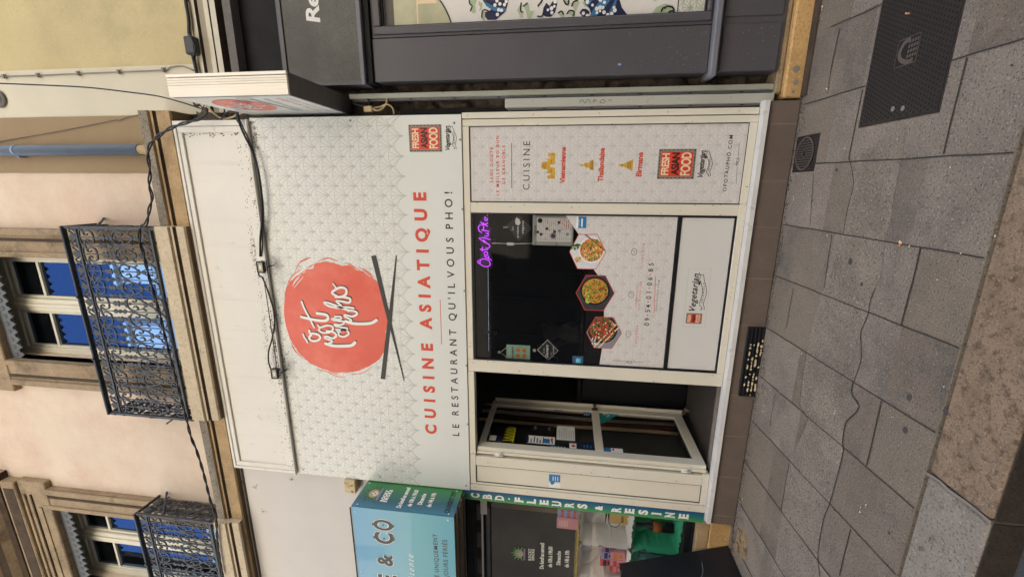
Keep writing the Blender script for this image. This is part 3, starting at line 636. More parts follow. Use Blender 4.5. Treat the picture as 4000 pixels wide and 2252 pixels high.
script = [([(487, 932), (500, 968), (512, 980), (533, 1020)], .016), ([(552, 895), (560, 925), (600, 925), (645, 940), (663, 965), (645, 992), (600, 1003), (562, 990), (552, 965), (570, 940)], .022),
          ([(468, 755), (520, 768), (600, 785), (690, 795), (735, 785), (745, 760), (725, 735), (680, 725), (630, 718)], .026), ([(472, 600), (500, 670), (545, 755), (600, 862)], .018),
          ([(720, 1030), (800, 1052), (900, 1055), (985, 1047), (1022, 1018)], .030), ([(735, 1035), (790, 1005), (712, 972), (730, 955), (790, 975), (826, 952), (818, 925), (780, 905), (730, 900)], .020),
          ([(640, 842), (665, 862), (735, 842), (785, 852), (795, 880), (765, 910), (700, 918), (650, 895), (662, 868)], .018),
          ([(852, 915), (900, 890), (950, 905), (952, 935), (905, 958), (858, 945), (850, 915), (830, 885), (880, 892), (935, 888), (940, 870)], .018),
          ([(935, 868), (880, 862), (815, 845), (820, 830), (870, 838), (905, 822), (900, 800), (840, 795), (785, 782), (795, 770), (850, 780), (880, 770), (870, 752), (812, 752)], .017),
          ([(925, 800), (1000, 822), (1100, 826), (1190, 818), (1242, 788)], .028), ([(940, 812), (985, 790), (918, 752), (925, 735), (990, 750), (1038, 730), (1035, 705), (985, 690), (950, 692)], .020),
          ([(1005, 665), (930, 655), (830, 660), (745, 640), (706, 612), (725, 605), (800, 630), (900, 668), (960, 688)], .020), ([(880, 640), (840, 605), (838, 590), (900, 598), (955, 608), (975, 588), (965, 565), (910, 552), (860, 548)], .020),
          ([(835, 540), (790, 515), (800, 488), (860, 455), (915, 460), (935, 490), (920, 530), (870, 550), (820, 548)], .022), ([(795, 492), (830, 468), (815, 440), (796, 415)], .014)]
for dx, dy, d, mt in ((7, -10, .0022, m_ink), (0, 0, .0032, m_white)):
    m = MB()
    for k, (st, w) in enumerate(script): m.stroke(zh([(a+dx, c+dy) for a, c in st]), w, F0, d+k*.00008, 0, 5)
    m.build('lettering', mt, SG)
badge(SG, F0, .254, .462, 2.634, 2.908); veg(SG, F0, .268, .456, 2.515, 2.612)
m = MB()
for a, c in ((.47, 2.53), (.345, 2.485), (.455, 4.27), (-.2, 2.478), (-.9, 2.478), (-1.6, 2.478), (-2.2, 2.478), (-2.88, 2.51), (-2.88, 4.24), (-1.2, 4.29), (-2.88, 3.4), (.5, 3.4)): m.lathe((a, 3.44, c), [(.010, 0), (.009, -.004), (.004, -.006)], 'y', 10)
m.build('screw', M('dull_screw', 'a9a69c', .4, .1, metal=.6), SG)
m = MB(); random.seed(3)
for k in range(240):
    a = max(-2.9, min(.5, random.choice([rnd(-2.9, .5), random.gauss(-1.7, .12), random.gauss(.4, .1)]))); c = 4.297-abs(random.gauss(0, .03)); m.disc(a, c, rnd(.001, .006), F0, .0045+.000003*k, 0, 6, rnd(.002, .006))
m.build('grime', m_dirt, SG)
# ------------------------------------------------------------------ shutter casing above the sign
SC = thing('shutter_casing', (-1.2, 3.43, 4.31), 'long plain white shutter casing under the stone cornice, above the fascia sign', 'shutter box')
m = MB(); m.frame(-2.932, .521, 4.312, 5.035, (.03, .045, .03, .03), 3.43, 3.56, 0, .004); m.frame(-2.90, .474, 4.344, 5.003, (.05, .05, .075, .045), 3.436, 3.56, 0, .004)
m.box(-2.932, .521, 3.405, 3.429, 4.307, 4.322, 0, .003)
m.build('frame', m_panel, SC); m = MB(); m.box(-2.849, .424, 3.452, 3.56, 4.42, 4.957); m.build('panel', m_panel, SC)
m = MB(); f = front(3.4515); random.seed(9)
for k in range(420):
    a = random.choice([rnd(-2.84, .42), random.gauss(-1.5, .3), random.gauss(-.6, .12)]); a = max(-2.84, min(.42, a)); c = 4.423+abs(random.gauss(0, .028)); m.disc(a, c, rnd(.001, .006), f, .0006+.000003*k, 0, 6, rnd(.001, .005))
for k in range(40): m.disc(.42-abs(random.gauss(0, .012)), rnd(4.43, 4.95), rnd(.002, .005), f, .0006, 0, 6, rnd(.003, .01))
f = front(3.4355)
for k in range(420): m.disc(max(-2.88, min(.42, random.choice([rnd(-2.88, .42), random.gauss(-1.55, .25)]))), 4.345+abs(random.gauss(0, .022)), rnd(.001, .006), f, .0003, 0, 6, rnd(.002, .008))
m.build('grime', m_dirt, SC)
LP = thing('blank_fascia_panel', (-4, 3.5, 3.2), 'blank grey-white upper panel left of the fascia sign, above the blue sign box', 'wall panel')
m = MB(); m.box(-6.5, -2.945, 3.50, 3.56, 3.0, 5.045, 0, .003); m.build('panel', m_panelg, LP); f = front(3.50); m = MB()
m.box(-6.5, -2.97, 3.493, 3.499, 5.0, 5.02, 0)
for k in range(70): 
    q = random.choice([(zB, 800, 850), (z4, 60, 970), (z4, 125, 995), (z4, 165, 1118), (z4, 310, 960)]); p = at(*q[0](q[1]+random.gauss(0, 6), q[2]+random.gauss(0, 6)), 3.5); m.disc(p[0], p[2], rnd(.002, .007), f, .0006, 0, 6, rnd(.002, .006))
m.build('grime', m_dirt, LP)
# ------------------------------------------------------------------ restaurant shopfront
SF = thing('restaurant_shopfront', (-1.2, 3.45, 0), 'cream aluminium restaurant shopfront with open door and printed window, on a brown tiled plinth', 'shopfront')
m = MB(); y0, y1 = 3.45, 3.53; zb, zt = .258, 2.466
m.box(-2.930, -2.862, y0-.004, y1, zb, zt, 0, .003)                 # left edge post and its groove
m.box(-2.855, -2.53, y0, y1, 2.41, zt, 0, .003); m.box(-2.855, -2.53, y0, y1, zb, .312, 0, .003); m.box(-2.855, -2.838, y0, y1, .313, 2.409, 0, .003)
m.box(-2.648, -2.545, y0, y1, .313, 2.409, 0, .004)
m.box(-2.53+.003, -1.662, y0, y1, 2.408, zt, 0, .003); m.box(-1.66, -1.545, y0, y1, zb, zt, 0, .004)
m.box(-1.543, .445, y0, y1, 2.412, zt, 0, .003); m.box(-1.543, -.142, y0, y1, zb, .312, 0, .003); m.box(-.228, -.144, y0, y1, .313, 2.411, 0, .004)
m.box(-.140, .445, y0, y1, zb, .314, 0, .003); m.box(.447, .497, y0, y1, zb, zt, 0, .003); m.box(.503, .548, y0-.006, y1, zb+.004, zt, 0, .003)
m.build('frame', m_cream, SF)
m = MB(); m.box(-2.861, -2.856, 3.465, 3.5, zb, zt); m.box(.4975, .5025, 3.465, 3.5, zb, zt); m.box(-2.93, .548, 3.456, 3.54, 2.4665, 2.4705); m.build('gap', m_inner, SF)
m = MB(); random.seed(41); fz = front(3.45)
for k in range(150):
    side = random.random()
    if side < .45: a, c = rnd(-2.9, .54), .262+abs(random.gauss(0, .018))
    elif side < .75: a, c = random.choice((-1.655, -2.54, -1.55, -.222, .45, -2.645, -.15))+rnd(-.004, .006), rnd(.27, 2.4)
    else: a, c = random.choice([rnd(-2.64, -2.55), rnd(-1.65, -1.55), rnd(-.22, -.15), rnd(-2.85, -1.0)]), rnd(.27, 2.45)
    if side >= .75 and -2.53 < a < -1.66: c = 2.43
    if side >= .75 and a > -1.54 and a < -.23: c = 2.44
    m.disc(a, c, rnd(.001, .004), fz, .0006+.000002*k, 0, 6, rnd(.001, .010) if side > .4 else rnd(.001, .004))
for a in (-2.89, .525):
    for c in (.4, .9, 1.4, 1.9, 2.42): m.disc(a, c, .004, front(3.443), .0012, 0, 8)
m.build('scuffs', M('scuff_dirt', '8c7f6b', .9, .3, 30), SF)
m = MB(); m.frame(-2.836, -2.65, .315, 2.407, .004, 3.457, 3.463, 1); m.box(-2.832, -2.654, 3.462, 3.5, .319, 2.403, 0); m.build('side_panel', [m_cream, m_inner], SF)
# weathered white sill and tiled plinth
m = MB(); m.profx(-3.005, .588, [(3.47, .256), (3.449, .256), (3.404, .246), (3.400, .214), (3.47, .210)], 0)
m_sill = M('white_sill', 'd2cfc8', .7, .06, 5, stain='867d72', sts=13, stt=(.60, .78)); m.build('sill', m_sill, SF)
m = MB(); m.box(-3.02, .586, 3.432, 3.60, -.02, .208, 0); f = front(3.432)
tj = [proj(z7(460, y), 'Y', 3.432)[0] for y in (608, 835, 1048, 1255)]+[proj(z8(300, y-6), 'Y', 3.432)[0] for y in (185, 532, 693, 850, 1000)]
tj = [.43, .03, -.31, -.71]+[-1.10, -1.72, -2.11, -2.52, -2.93]
for x in tj: m.box(x-.0025, x+.0025, 3.4305, 3.4318, 0, .207, 1)
m.build('plinth', [m_tile, m_grout], SF)
# cellar vent with flaking paint
m = MB(); m.box(-1.715, -1.105, 3.4275, 3.4315, .0, .132, 0); m.frame(-1.715, -1.105, .001, .131, .007, 3.41, 3.427, 0, .002)
for k in range(4): m.profx(-1.706, -1.114, [(3.426, .018+.028*k), (3.408, .010+.028*k), (3.408, .016+.028*k), (3.426, .026+.028*k)], 0)
f = front(3.407); random.seed(21)
for k in range(70):
    a = random.choice([-1.3, -1.42, -1.55, -1.62, rnd(-1.7, -1.15)])+rnd(-.05, .05); a = min(-1.12, max(-1.70, a)); j = random.randrange(4); r = rnd(.004, .017); m.disc(a, .016+.028*j+rnd(-.002, .003), r, f, .0012+.00001*k, 1, 7, rnd(.003, .009))
m.build('vent_grille', [m_black, M('flaking_cream', 'd9c9a2', .7)], SF)
# interior seen through the door and the glass
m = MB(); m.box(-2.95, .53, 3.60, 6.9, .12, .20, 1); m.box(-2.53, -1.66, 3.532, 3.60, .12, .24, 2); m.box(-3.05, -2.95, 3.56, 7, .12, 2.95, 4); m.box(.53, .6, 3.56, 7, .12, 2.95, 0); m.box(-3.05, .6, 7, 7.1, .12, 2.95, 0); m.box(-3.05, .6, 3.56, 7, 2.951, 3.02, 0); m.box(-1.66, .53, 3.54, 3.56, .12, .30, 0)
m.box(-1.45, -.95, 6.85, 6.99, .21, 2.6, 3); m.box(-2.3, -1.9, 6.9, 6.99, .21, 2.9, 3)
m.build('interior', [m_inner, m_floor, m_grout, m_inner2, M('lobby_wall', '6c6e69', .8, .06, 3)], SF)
# narrow right-hand panel with print
NPn = MB(); NPn.box(-.136, .441, 3.458, 3.50, .318, 2.407, 0); NPn.frame(-.140, .445, .314, 2.411, .004, 3.452, 3.457, 1); npo = NPn.build('narrow_panel', [m_vinyl, m_inner], SF)
FN = front(3.458); m = MB(); fans(m, FN, -.135, .440, .32, 2.405, .155, .36, .136, .128, .004, .0005); m.build('scallop_print', m_pat2, npo)
m = MB(); a = dict(fr=FN, c=3.458)
for st, s, e, t, bo in (('SANS DOUTE', (193, 968), (191, 398), 143, .01), ('LE MEILLEUR BO BUN', (292, 1175), (288, 212), 243, .01), ('DE GRENOBLE', (387, 990), (387, 367), 338, .01), ('Vietnamienne', (1355, 980), (1375, 393), 1270, .03), ('Thaïlandaise', (1978, 957), (2003, 408), 1888, .03)): TX(m, st, zQ, s, e, t, FN, 3.458, bold=bo)
TX(m, 'Birmane', zR, (443, 870), (466, 478), 347, FN, 3.458, bold=.03); m.build('lettering', m_red, npo)
m = MB(); TX(m, 'CUISINE', zQ, (786, 1085), (786, 298), 680, FN, 3.458, bold=-.005); m.stroke(PZ(zQ, [(495, 1062), (492, 328)], 'Y', 3.458), .004, FN, .001, 0, 0)
TX(m, 'OPOTAUPHO.COM', zR, (1838, 1108), (1905, 200), 1785, FN, 3.458, bold=.01, cap=.028); m.stroke(PZ(zR, [(1975, 998), (1993, 710)], 'Y', 3.458), .0025, FN, .001, 0, 0); m.stroke(PZ(zR, [(2010, 540), (2025, 315)], 'Y', 3.458), .0025, FN, .001, 0, 0)
TX(m, 'MCA', zR, (2020, 690), (2030, 560), 1968, FN, 3.458, bold=0); m.build('lettering', m_ink, npo)
m = MB()
def zq(l): return PZ(zQ, l, 'Y', 3.458)
m.poly(zq([(1197, 487), (1125, 487), (1085, 490), (1085, 545), (1125, 548), (1125, 580), (1025, 590), (1080, 603), (1080, 625), (985, 640), (970, 700), (985, 745), (1075, 755), (1075, 790), (1020, 803), (1085, 815), (1125, 822), (1120, 850), (1075, 855), (1070, 903), (1195, 905), (1195, 730), (1130, 722), (1112, 700), (1130, 678), (1197, 668)]), FN, .001, 0)
for l in [[(1010, 665), (1000, 730)], [(1040, 650), (1030, 745)], [(1140, 510), (1185, 510)], [(1140, 600), (1140, 650)], [(1135, 750), (1135, 800)], [(1150, 860), (1150, 890)]]: m.stroke(zq(l), .004, FN, .0016, 1, 0)
m.build('temple_print', [m_gold, m_brown], npo); m = MB()
m.poly(zq([(1590, 687), (1620, 670), (1658, 680), (1680, 645), (1720, 645), (1745, 655), (1770, 610), (1825, 600), (1820, 770), (1765, 760), (1745, 722), (1700, 727), (1670, 702), (1620, 702)]), FN, .001, 0)
for l in [[(1780, 625), (1780, 750)], [(1805, 620), (1800, 755)], [(1700, 665), (1710, 700)]]: m.stroke(zq(l), .004, FN, .0016, 1, 0)
m.build('temple_print', [m_gold, m_brown], npo); m = MB()
m.poly(zq([(2215, 690), (2290, 660), (2305, 670), (2400, 620), (2450, 600), (2470, 575), (2450, 795), (2430, 765), (2370, 740), (2300, 705), (2285, 712)]), FN, .001, 0)
for l in [[(2380, 640), (2375, 730)], [(2400, 632), (2395, 735)], [(2425, 625), (2418, 748)], [(2290, 668), (2285, 706)]]: m.stroke(zq(l), .004, FN, .0016, 1, 0)
m.build('temple_print', [m_gold, m_brown], npo); m = MB()

q = PZ(zR, [(1313, 912), (710, 425)], 'Y', 3.458); badge(npo, FN, q[0][0], q[1][0], q[0][1]+.012, q[1][1]-.008); q = PZ(zR, [(1560, 880), (1385, 435)], 'Y', 3.458); veg(npo, FN, q[0][0], q[1][0], q[0][1], q[1][1])
# main window: gasket, glass, printed vinyl, opaque lower panel
m = MB(); m.frame(-1.543, -.230, .314, 2.410, (.010, .010, .010, .018), 3.458, 3.50, 0); m.box(-1.532, -.241, 3.464, 3.49, .716, .742, 0); wo = m.build('shop_window', m_black, SF)
m = MB(); m.box(-1.531, -.242, 3.474, 3.480, .744, 2.390); m.build('pane', m_glass, wo)
m = MB(); m.box(-1.525, -.248, 3.470, 3.49, .327, .713); m.build('lower_panel', m_vinyl2, wo)
FG = front(3.474); gc = 3.474
def zj(l): return PZ(zJ, l, 'Y', gc)
vin = [proj(zI(1535, 175), 'Y', gc), proj(zI(1740, 475), 'Y', gc)]+zj([(180, 320), (290, 490), (330, 545), (385, 700), (385, 880), (385, 930), (420, 1000), (365, 1240), (342, 1383)])+[(-1.529, .748), (-.244, .748)]
vin[0] = (-.244, vin[0][1]); m = MB(); m.poly(vin, FG, .0006, 0); m.build('vinyl', m_vinyl, wo)
m = MB(); vm = MB(); fans(vm, FG, -1.528, -.245, .75, 1.75, .02, .72, .136, .128, .004, .0011)
from mathutils.geometry import intersect_point_tri_2d
def inside(p, poly):
    r = False; j = len(poly)-1
    for i in range(len(poly)):
        if (poly[i][1] > p[1]) != (poly[j][1] > p[1]) and p[0] < (poly[j][0]-poly[i][0])*(p[1]-poly[i][1])/(poly[j][1]-poly[i][1])+poly[i][0]: r = not r
        j = i
    return r
keep = [i for i, f in enumerate(vm.f) if all(inside((vm.v[k][0], vm.v[k][2]), vin) for k in f)]
vm.f = [vm.f[i] for i in keep]; vm.m = [0]*len(keep); vm.sm = [False]*len(keep); vm.build('scallop_print', m_pat2, wo)
m = MB()
for st, s, e, t in (('RÉSERVER', (700, 1187), (705, 1013), 680), ('COMMANDER:', (694, 838), (707, 628), 679), ('OPOTAUPHO.COM', (723, 868), (740, 600), 708), ('LIVRAISON', (755, 457), (765, 243), 735)): TX(m, st, zJ, s, e, t, FG, gc, d=.0016, bold=.01)
m.stroke(zj([(858, 905), (872, 550)]), .004, FG, .0016, 0, 0)
for c in ((796, 918), (800, 792), (811, 665), (822, 535)): q = zj([c])[0]; m.disc(q[0], q[1], .006, FG, .0016, 0, 10)
m.build('lettering', m_red, wo)
m = MB()
for st, s, e in (('09', (815, 1020), (812, 945)), ('54', (822, 892), (825, 820)), ('01', (830, 768), (833, 700)), ('06', (838, 640), (843, 562)), ('85', (848, 510), (855, 428))): TX(m, st, zJ, s, e, s[0]-48, FG, gc, d=.0016, bold=.012)
TX(m, 'OPOTAUPHO.COM', zJ, (888, 880), (908, 590), 872, FG, gc, d=.0016, bold=.01)
for c in ((615, 1093), (642, 725), (668, 322)):
    q = zj([c])[0]; m.stroke([(q[0]+.028*math.cos(k*.5236), q[1]+.022*math.sin(k*.5236)) for k in range(13)], .003, FG, .0016, 0, 1); m.stroke([(q[0]-.012, q[1]), (q[0], q[1]-.01), (q[0]+.012, q[1]+.01)], .003, FG, .0016, 0, 0)
m.stroke(zj([(465, 1345), (585, 1353)]), .0025, FG, .0016, 0, 0); m.stroke(zj([(655, 1357), (755, 1362)]), .0025, FG, .0016, 0, 0)
FM = FR((0, 0, 0), (0, 0, -1), (-1, 0, 0)); qa, qb = zj([(592, 1368)])[0], zj([(650, 1368)])[0]
FV = FR((0, gc, 0), (0, 0, -1), (1, 0, 0)); m.text('MCA', FV, -qa[1], -qb[1], qa[0]-.0, .020, -.0016 if FV.n.y > 0 else .0016, 0, 0)
m.build('lettering', m_ink, wo)
# dishes printed in hexagons
FOODM = [m_red, m_orange, m_brown, m_leaf, m_cream2, m_white, m_castd, m_gold, M('plate_grey', '8d8f96', .3, .1), M('lime', 'c9cf5a', .4, .1), M('table_white', 'dcdce0', .4, .05), M('slate', '3d3e42', .4, .3, 12)]
def dish(hexz, base, rim, bowl, pal, n, seed, extra):
    m = MB(); hx = zj(hexz); cx = sum(p[0] for p in hx)/6; cz = sum(p[1] for p in hx)/6
    m.poly(hx, FG, .0020, 0); inn = [(cx+(a-cx)*.965, cz+(c-cz)*.965) for a, c in hx]; m.poly(inn, FG, .0026, base); random.seed(seed)
    c = proj(zJ(*bowl[0]), 'Y', gc); R = bowl[1]
    def clipdisc(r, mi, d, ry=1): 
        pts = [(c[0]+r*math.cos(k*.19635), c[1]+r*ry*math.sin(k*.19635)) for k in range(32)]; out = []
        for p in pts:
            t = 1.0
            while not inside((c[0]+(p[0]-c[0])*t, c[1]+(p[1]-c[1])*t), inn) and t > .05: t -= .03
            out.append((c[0]+(p[0]-c[0])*t, c[1]+(p[1]-c[1])*t))
        m.poly(out, FG, d, mi)
    clipdisc(R, rim, .0032); clipdisc(R*.88, pal[0], .0036)
    for k in range(n):
        a = rnd(0, 6.28); r = R*.84*math.sqrt(random.random()); p = (c[0]+r*math.cos(a), c[1]+r*math.sin(a)); s = rnd(.004, .012)
        pts = [(p[0]+s*rnd(.6, 1.2)*math.cos(w*1.0472+a), p[1]+s*rnd(.5, 1.1)*math.sin(w*1.0472+a)) for w in range(6)]
        if all(inside(q, inn) for q in pts): m.poly(pts, FG, .0040+k*.000006, random.choice(pal))
    extra(m, inn, c, R); return m.build('dish_print', FOODM, wo)
def ex1(m, inn, c, R):
    for k in range(26):
        p = proj(zJ(rnd(80, 160), rnd(240, 300)), 'Y', gc); m.disc(p[0], p[1], rnd(.004, .010), FG, .0045, 3, 6)
    q = proj(zJ(138, 392), 'Y', gc); m.disc(q[0], q[1], .029, FG, .0045, 4, 14)
    for k in range(40): a = rnd(0, 6.28); r = .025*math.sqrt(random.random()); m.disc(q[0]+r*math.cos(a), q[1]+r*math.sin(a), .004, FG, .0050, random.choice((1, 7)), 5)
    for s, e in (((203, 160), (385, 300)), ((215, 158), (392, 312))): m.stroke(zj([s, e]), .005, FG, .0055, 2, 0)
def ex2(m, inn, c, R):
    for q in ((228, 725), (232, 780)): p = zj([q])[0]; m.disc(p[0], p[1], .024, FG, .0055, 9, 14, .02)
def ex3(m, inn, c, R):
    for s, e in (((292, 1215), (500, 1005)), ((335, 1222), (520, 1035))): m.stroke(zj([s, e]), .010, FG, .0055, 4, 0)
    for k in range(14): p = proj(zJ(rnd(270, 330), rnd(1120, 1190)), 'Y', gc); m.disc(p[0], p[1], .009, FG, .0050, 5, 7, .006)
dish([(145, 155), (325, 155), (405, 325), (308, 487), (133, 483), (57, 320)], 10, 5, ((268, 305), .108), (1, 7, 4, 2, 4, 3, 1), 260, 1, ex1)
dish([(215, 540), (400, 543), (485, 712), (382, 877), (203, 872), (118, 708)], 11, 6, ((300, 690), .122), (1, 7, 1, 2, 3, 2, 7, 3), 420, 2, ex2)
dish([(305, 932), (478, 936), (553, 1088), (460, 1235), (290, 1228), (217, 1080)], 8, 6, ((370, 1050), .128), (2, 0, 2, 3, 2, 4, 0, 6), 420, 3, ex3)
# paper label on the lower panel, blue card sticker
q = PZ(zJ, [(1330, 1035), (1215, 478)], 'Y', 3.470); FL = front(3.470); m = MB(); a0, a1, b0, b1 = q[0][0], q[1][0], .45, .625
m.rect(a0, a1, b0, b1, FL, .0006, 0); m.frame(a0, a1, b0, b1, .002, 3.4690, 3.4695, 1); m.build('paper_label', [m_vinyl2, m_pat], wo)
badge(wo, FL, a0+.03, a0+.12, b0+.03, b1-.02, .0012); veg(wo, FL, a0+.14, a1-.03, b0+.02, b1-.03, .0012)
q = PZ(zI, [(1860, 375), (1740, 190)], 'Y', gc); m = MB(); m.rect(q[0][0], q[1][0], q[0][1], q[1][1], FG, .003, 0); m.rect(q[0][0], q[1][0], q[1][1], q[1][1]+.016, FG, .003, 1); m.rect(q[0][0]+.01, q[1][0]-.015, q[0][1]+.028, q[0][1]+.04, FG, .0036, 1)
m.text('Commander', FG, q[0][0]+.012, q[1][0]-.02, q[0][1]+.055, .010, .0036, 1); m.build('sticker', [m_blue, m_white], wo)
q = PZ(zJ, [(185, 1390), (88, 1300)], 'Y', gc); m = MB(); a0, a1, b0, b1 = q[0][0], q[1][0], q[0][1], q[1][1]; m.rect(a0, a1, b0, b1, FG, .003, 0); m.rect(a0+.02, a1-.02, b0+.02, b1-.03, FG, .0036, 1)
for s in (-1, 1): m.stroke([((a0+a1)/2+s*.006, (b0+b1)/2-.012), ((a0+a1)/2+s*.012, (b0+b1)/2), ((a0+a1)/2+s*.004, (b0+b1)/2+.012)], .004, FG, .004, 2, 2)
m.build('sticker', [M('slate_blue', '3c5674', .4), m_cyan, m_white], wo)
# ------------------------------------------------------------------ door leaf, folded back into the room
m = MB(); XD = -2.475; ya, yb, za, zc = 3.475, 4.376, .288, 2.398
m.box(XD-.02, XD+.02, ya, ya+.095, za, zc, 0, .004); m.box(XD-.02, XD+.02, yb-.09, yb, za, zc, 0, .004)
m.box(XD-.02, XD+.02, ya+.095, yb-.09, za, za+.09, 0, .004); m.box(XD-.02, XD+.02, ya+.095, yb-.09, zc-.06, zc, 0, .004); m.box(XD-.022, XD+.022, ya+.095, yb-.09, 1.188, 1.268, 0, .004)
m.box(XD-.045, XD-.021, ya-.014, ya+.02, za, zc, 0, .003); m.box(XD-.01, XD+.05, yb+.002, yb+.022, za-.03, zc-.02, 0, .004)
dr = m.build('door', m_cream, SF)
for (b0, b1) in ((.379, 1.187), (1.269, 2.337)):
    m = MB(); m.box(XD-.004, XD+.004, ya+.096, yb-.091, b0, b1); m.build('pane', m_glassd, dr)
for zz in (.46, 2.18):
    m = MB(); m.lathe((-2.522, 3.458, zz-.045), [(.009, 0), (.009, .09)], 'z', 10); m.lathe((-2.500, 3.458, zz-.045), [(.008, .01), (.008, .08)], 'z', 10); m.box(-2.54, -2.49, 3.463, 3.475, zz-.03, zz+.03); m.build('hinge', m_panel, dr)
m = MB(); m.box(XD+.022, XD+.03, 4.30, 4.35, 1.2, 1.265); m.lathe((XD+.03, 4.325, 1.235), [(.012, 0), (.012, .03), (.02, .035), (.02, .05)], 'x', 10); m.build('lock', m_castl, dr)
m = MB(); m.lathe((XD+.06, 4.36, .225), [(.035, 0), (.038, .01), (.038, .03), (.035, .04)], 'x', 14); m.box(XD+.02, XD+.07, 4.35, 4.375, .24, .28); m.build('caster', m_castl, dr)
FD = FR((XD+.0045, 0, 0), (0, 1, 0), (0, 0, 1)); dx = XD+.0045
def DR(name, z, p, q, mats, draw=None):
    A, C = proj(z(*p), 'X', dx), proj(z(*q), 'X', dx); a0, a1 = sorted((A[0], C[0])); b0, b1 = sorted((A[1], C[1])); m = MB(); m.rect(a0, a1, b0, b1, FD, .001, 0)
    if draw: draw(m, a0, a1, b0, b1)
    m.build(name, mats, dr)
def lines(n, mi=1, x0=.08, x1=.92):
    def f(m, a0, a1, b0, b1):
        random.seed(n)
        for k in range(n): y = b0+(b1-b0)*(k+.7)/(n+.6); m.rect(a0+(a1-a0)*x0, a0+(a1-a0)*rnd(.5, x1), y, y+(b1-b0)*.3/n, FD, .0018, mi)
    return f
DR('sticker', zM, (210, 960), (345, 1035), [m_white, m_navy], lambda m, a0, a1, b0, b1: m.rect(a0, a1, b0, b0+(b1-b0)*.45, FD, .0016, 1))
DR('price_notice', zM, (670, 960), (1020, 1085), [m_white, m_navy, m_blue, m_red], lambda m, a0, a1, b0, b1: (lines(9)(m, a0, a1, b0, b1), m.rect(a0+.02, a0+(a1-a0)*.7, b0+.05, b0+.12, FD, .0022, 2), m.rect(a0, a1, b1-.02, b1, FD, .002, 1), m.rect(a1-.08, a1-.02, b0+.02, b0+.04, FD, .002, 3)))
DR('paper_notice', zM, (1050, 840), (1275, 1035), [m_white, m_pat, m_ink], lines(10, 1))
DR('price_notice', zM, (735, 830), (1000, 930), [m_ink, m_pat], lambda m, a0, a1, b0, b1: (m.stroke([(a0+.03, b1-.03), (a0+.06, b1-.05), (a0+.09, b1-.03)], .006, FD, .002, 1), m.stroke([(a0+.03, b0+.03), (a0+.06, b0+.05), (a0+.09, b0+.03)], .006, FD, .002, 1)))
DR('sticker', zM, (1360, 1055), (1515, 1145), [m_navy, m_blue], lines(3, 1, .2, .8)); DR('sticker', zM, (1205, 1060), (1335, 1135), [m_white, m_red, m_navy], lambda m, a0, a1, b0, b1: (m.disc((a0+a1)/2, (b0+b1)/2+.01, .02, FD, .002, 1, 10), m.rect(a0, a1, b0, b0+.03, FD, .0016, 2)))
DR('sticker', zM, (960, 1095), (1180, 1130), [m_blue, m_white], lines(5, 1)); DR('sticker', zM, (1380, 665), (1465, 720), [m_blue, m_white], lines(3, 1)); DR('sticker', zM, (1010, 630), (1125, 660), [m_blue])
def cards(m, a0, a1, b0, b1):
    m.rect(a0, a1, b1-(b1-b0)*.35, b1, FD, .0016, 1); m.disc((a0+a1)/2, b0+(b1-b0)*.52, .012, FD, .002, 2, 10); m.disc((a0+a1)/2+.014, b0+(b1-b0)*.52, .012, FD, .0024, 3, 10)
DR('sticker', zN, (355, 1115), (595, 1185), [m_white, m_blue, m_red, m_orange], cards)
m = MB(); A = PZ(zN, [(285, 672), (565, 690), (315, 820)], 'X', dx); m.poly(A, FD, .0012, 0); c = A[0]; m.stroke([(c[0]-.03, c[1]-.05), (c[0]-.05, c[1]-.06), (c[0]-.03, c[1]-.08), (c[0]-.06, c[1]-.11), (c[0]-.085, c[1]-.08)], .014, FD, .002, 1); m.build('sticker', [m_teal, m_white], dr)
m = MB(); A = PZ(zM, [(380, 855), (515, 870), (505, 1055), (400, 1060)], 'X', dx); cx0 = sum(a for a, _ in A)/4; cz0 = sum(c for _, c in A)/4
for k in range(5): m.stroke([(cx0-.10+.05*k, cz0+.05), (cx0-.09+.05*k, cz0-.05), (cx0-.07+.05*k, cz0-.03), (cx0-.065+.05*k, cz0+.03)], .012, FD, .0015, 0)
m.stroke([(cx0-.12, cz0-.05), (cx0+.12, cz0-.045)], .01, FD, .0019, 0); m.build('lettering', M('yellow_letters', 'c9c722', .4, .05), dr)
# stickers on the cream side panel
f = front(3.462)
for nm, p, q, mats in (('sticker', (1245, 0), (1398, 115), [m_blue, m_white]), ('sticker', (1240, 118), (1400, 200), [m_white, m_blue])):
    A, C = PZ(zG, [(q[0], q[1]), (p[0], p[1])], 'Y', 3.462); m = MB(); m.rect(A[0]-.0, C[0], A[1], C[1], f, .001, 0)
    if mats[0] is m_blue:
        for k in range(3): m.rect(A[0]+.012, C[0]-.02, A[1]+.02+.022*k, A[1]+.027+.022*k, f, .0016, 1)
    else: m.poly([(A[0]+.03, A[1]+.08), (A[0]+.055, A[1]+.05), (A[0]+.08, A[1]+.08), (A[0]+.055, A[1]+.10)], f, .0016, 1)
    m.build(nm, mats, SF)
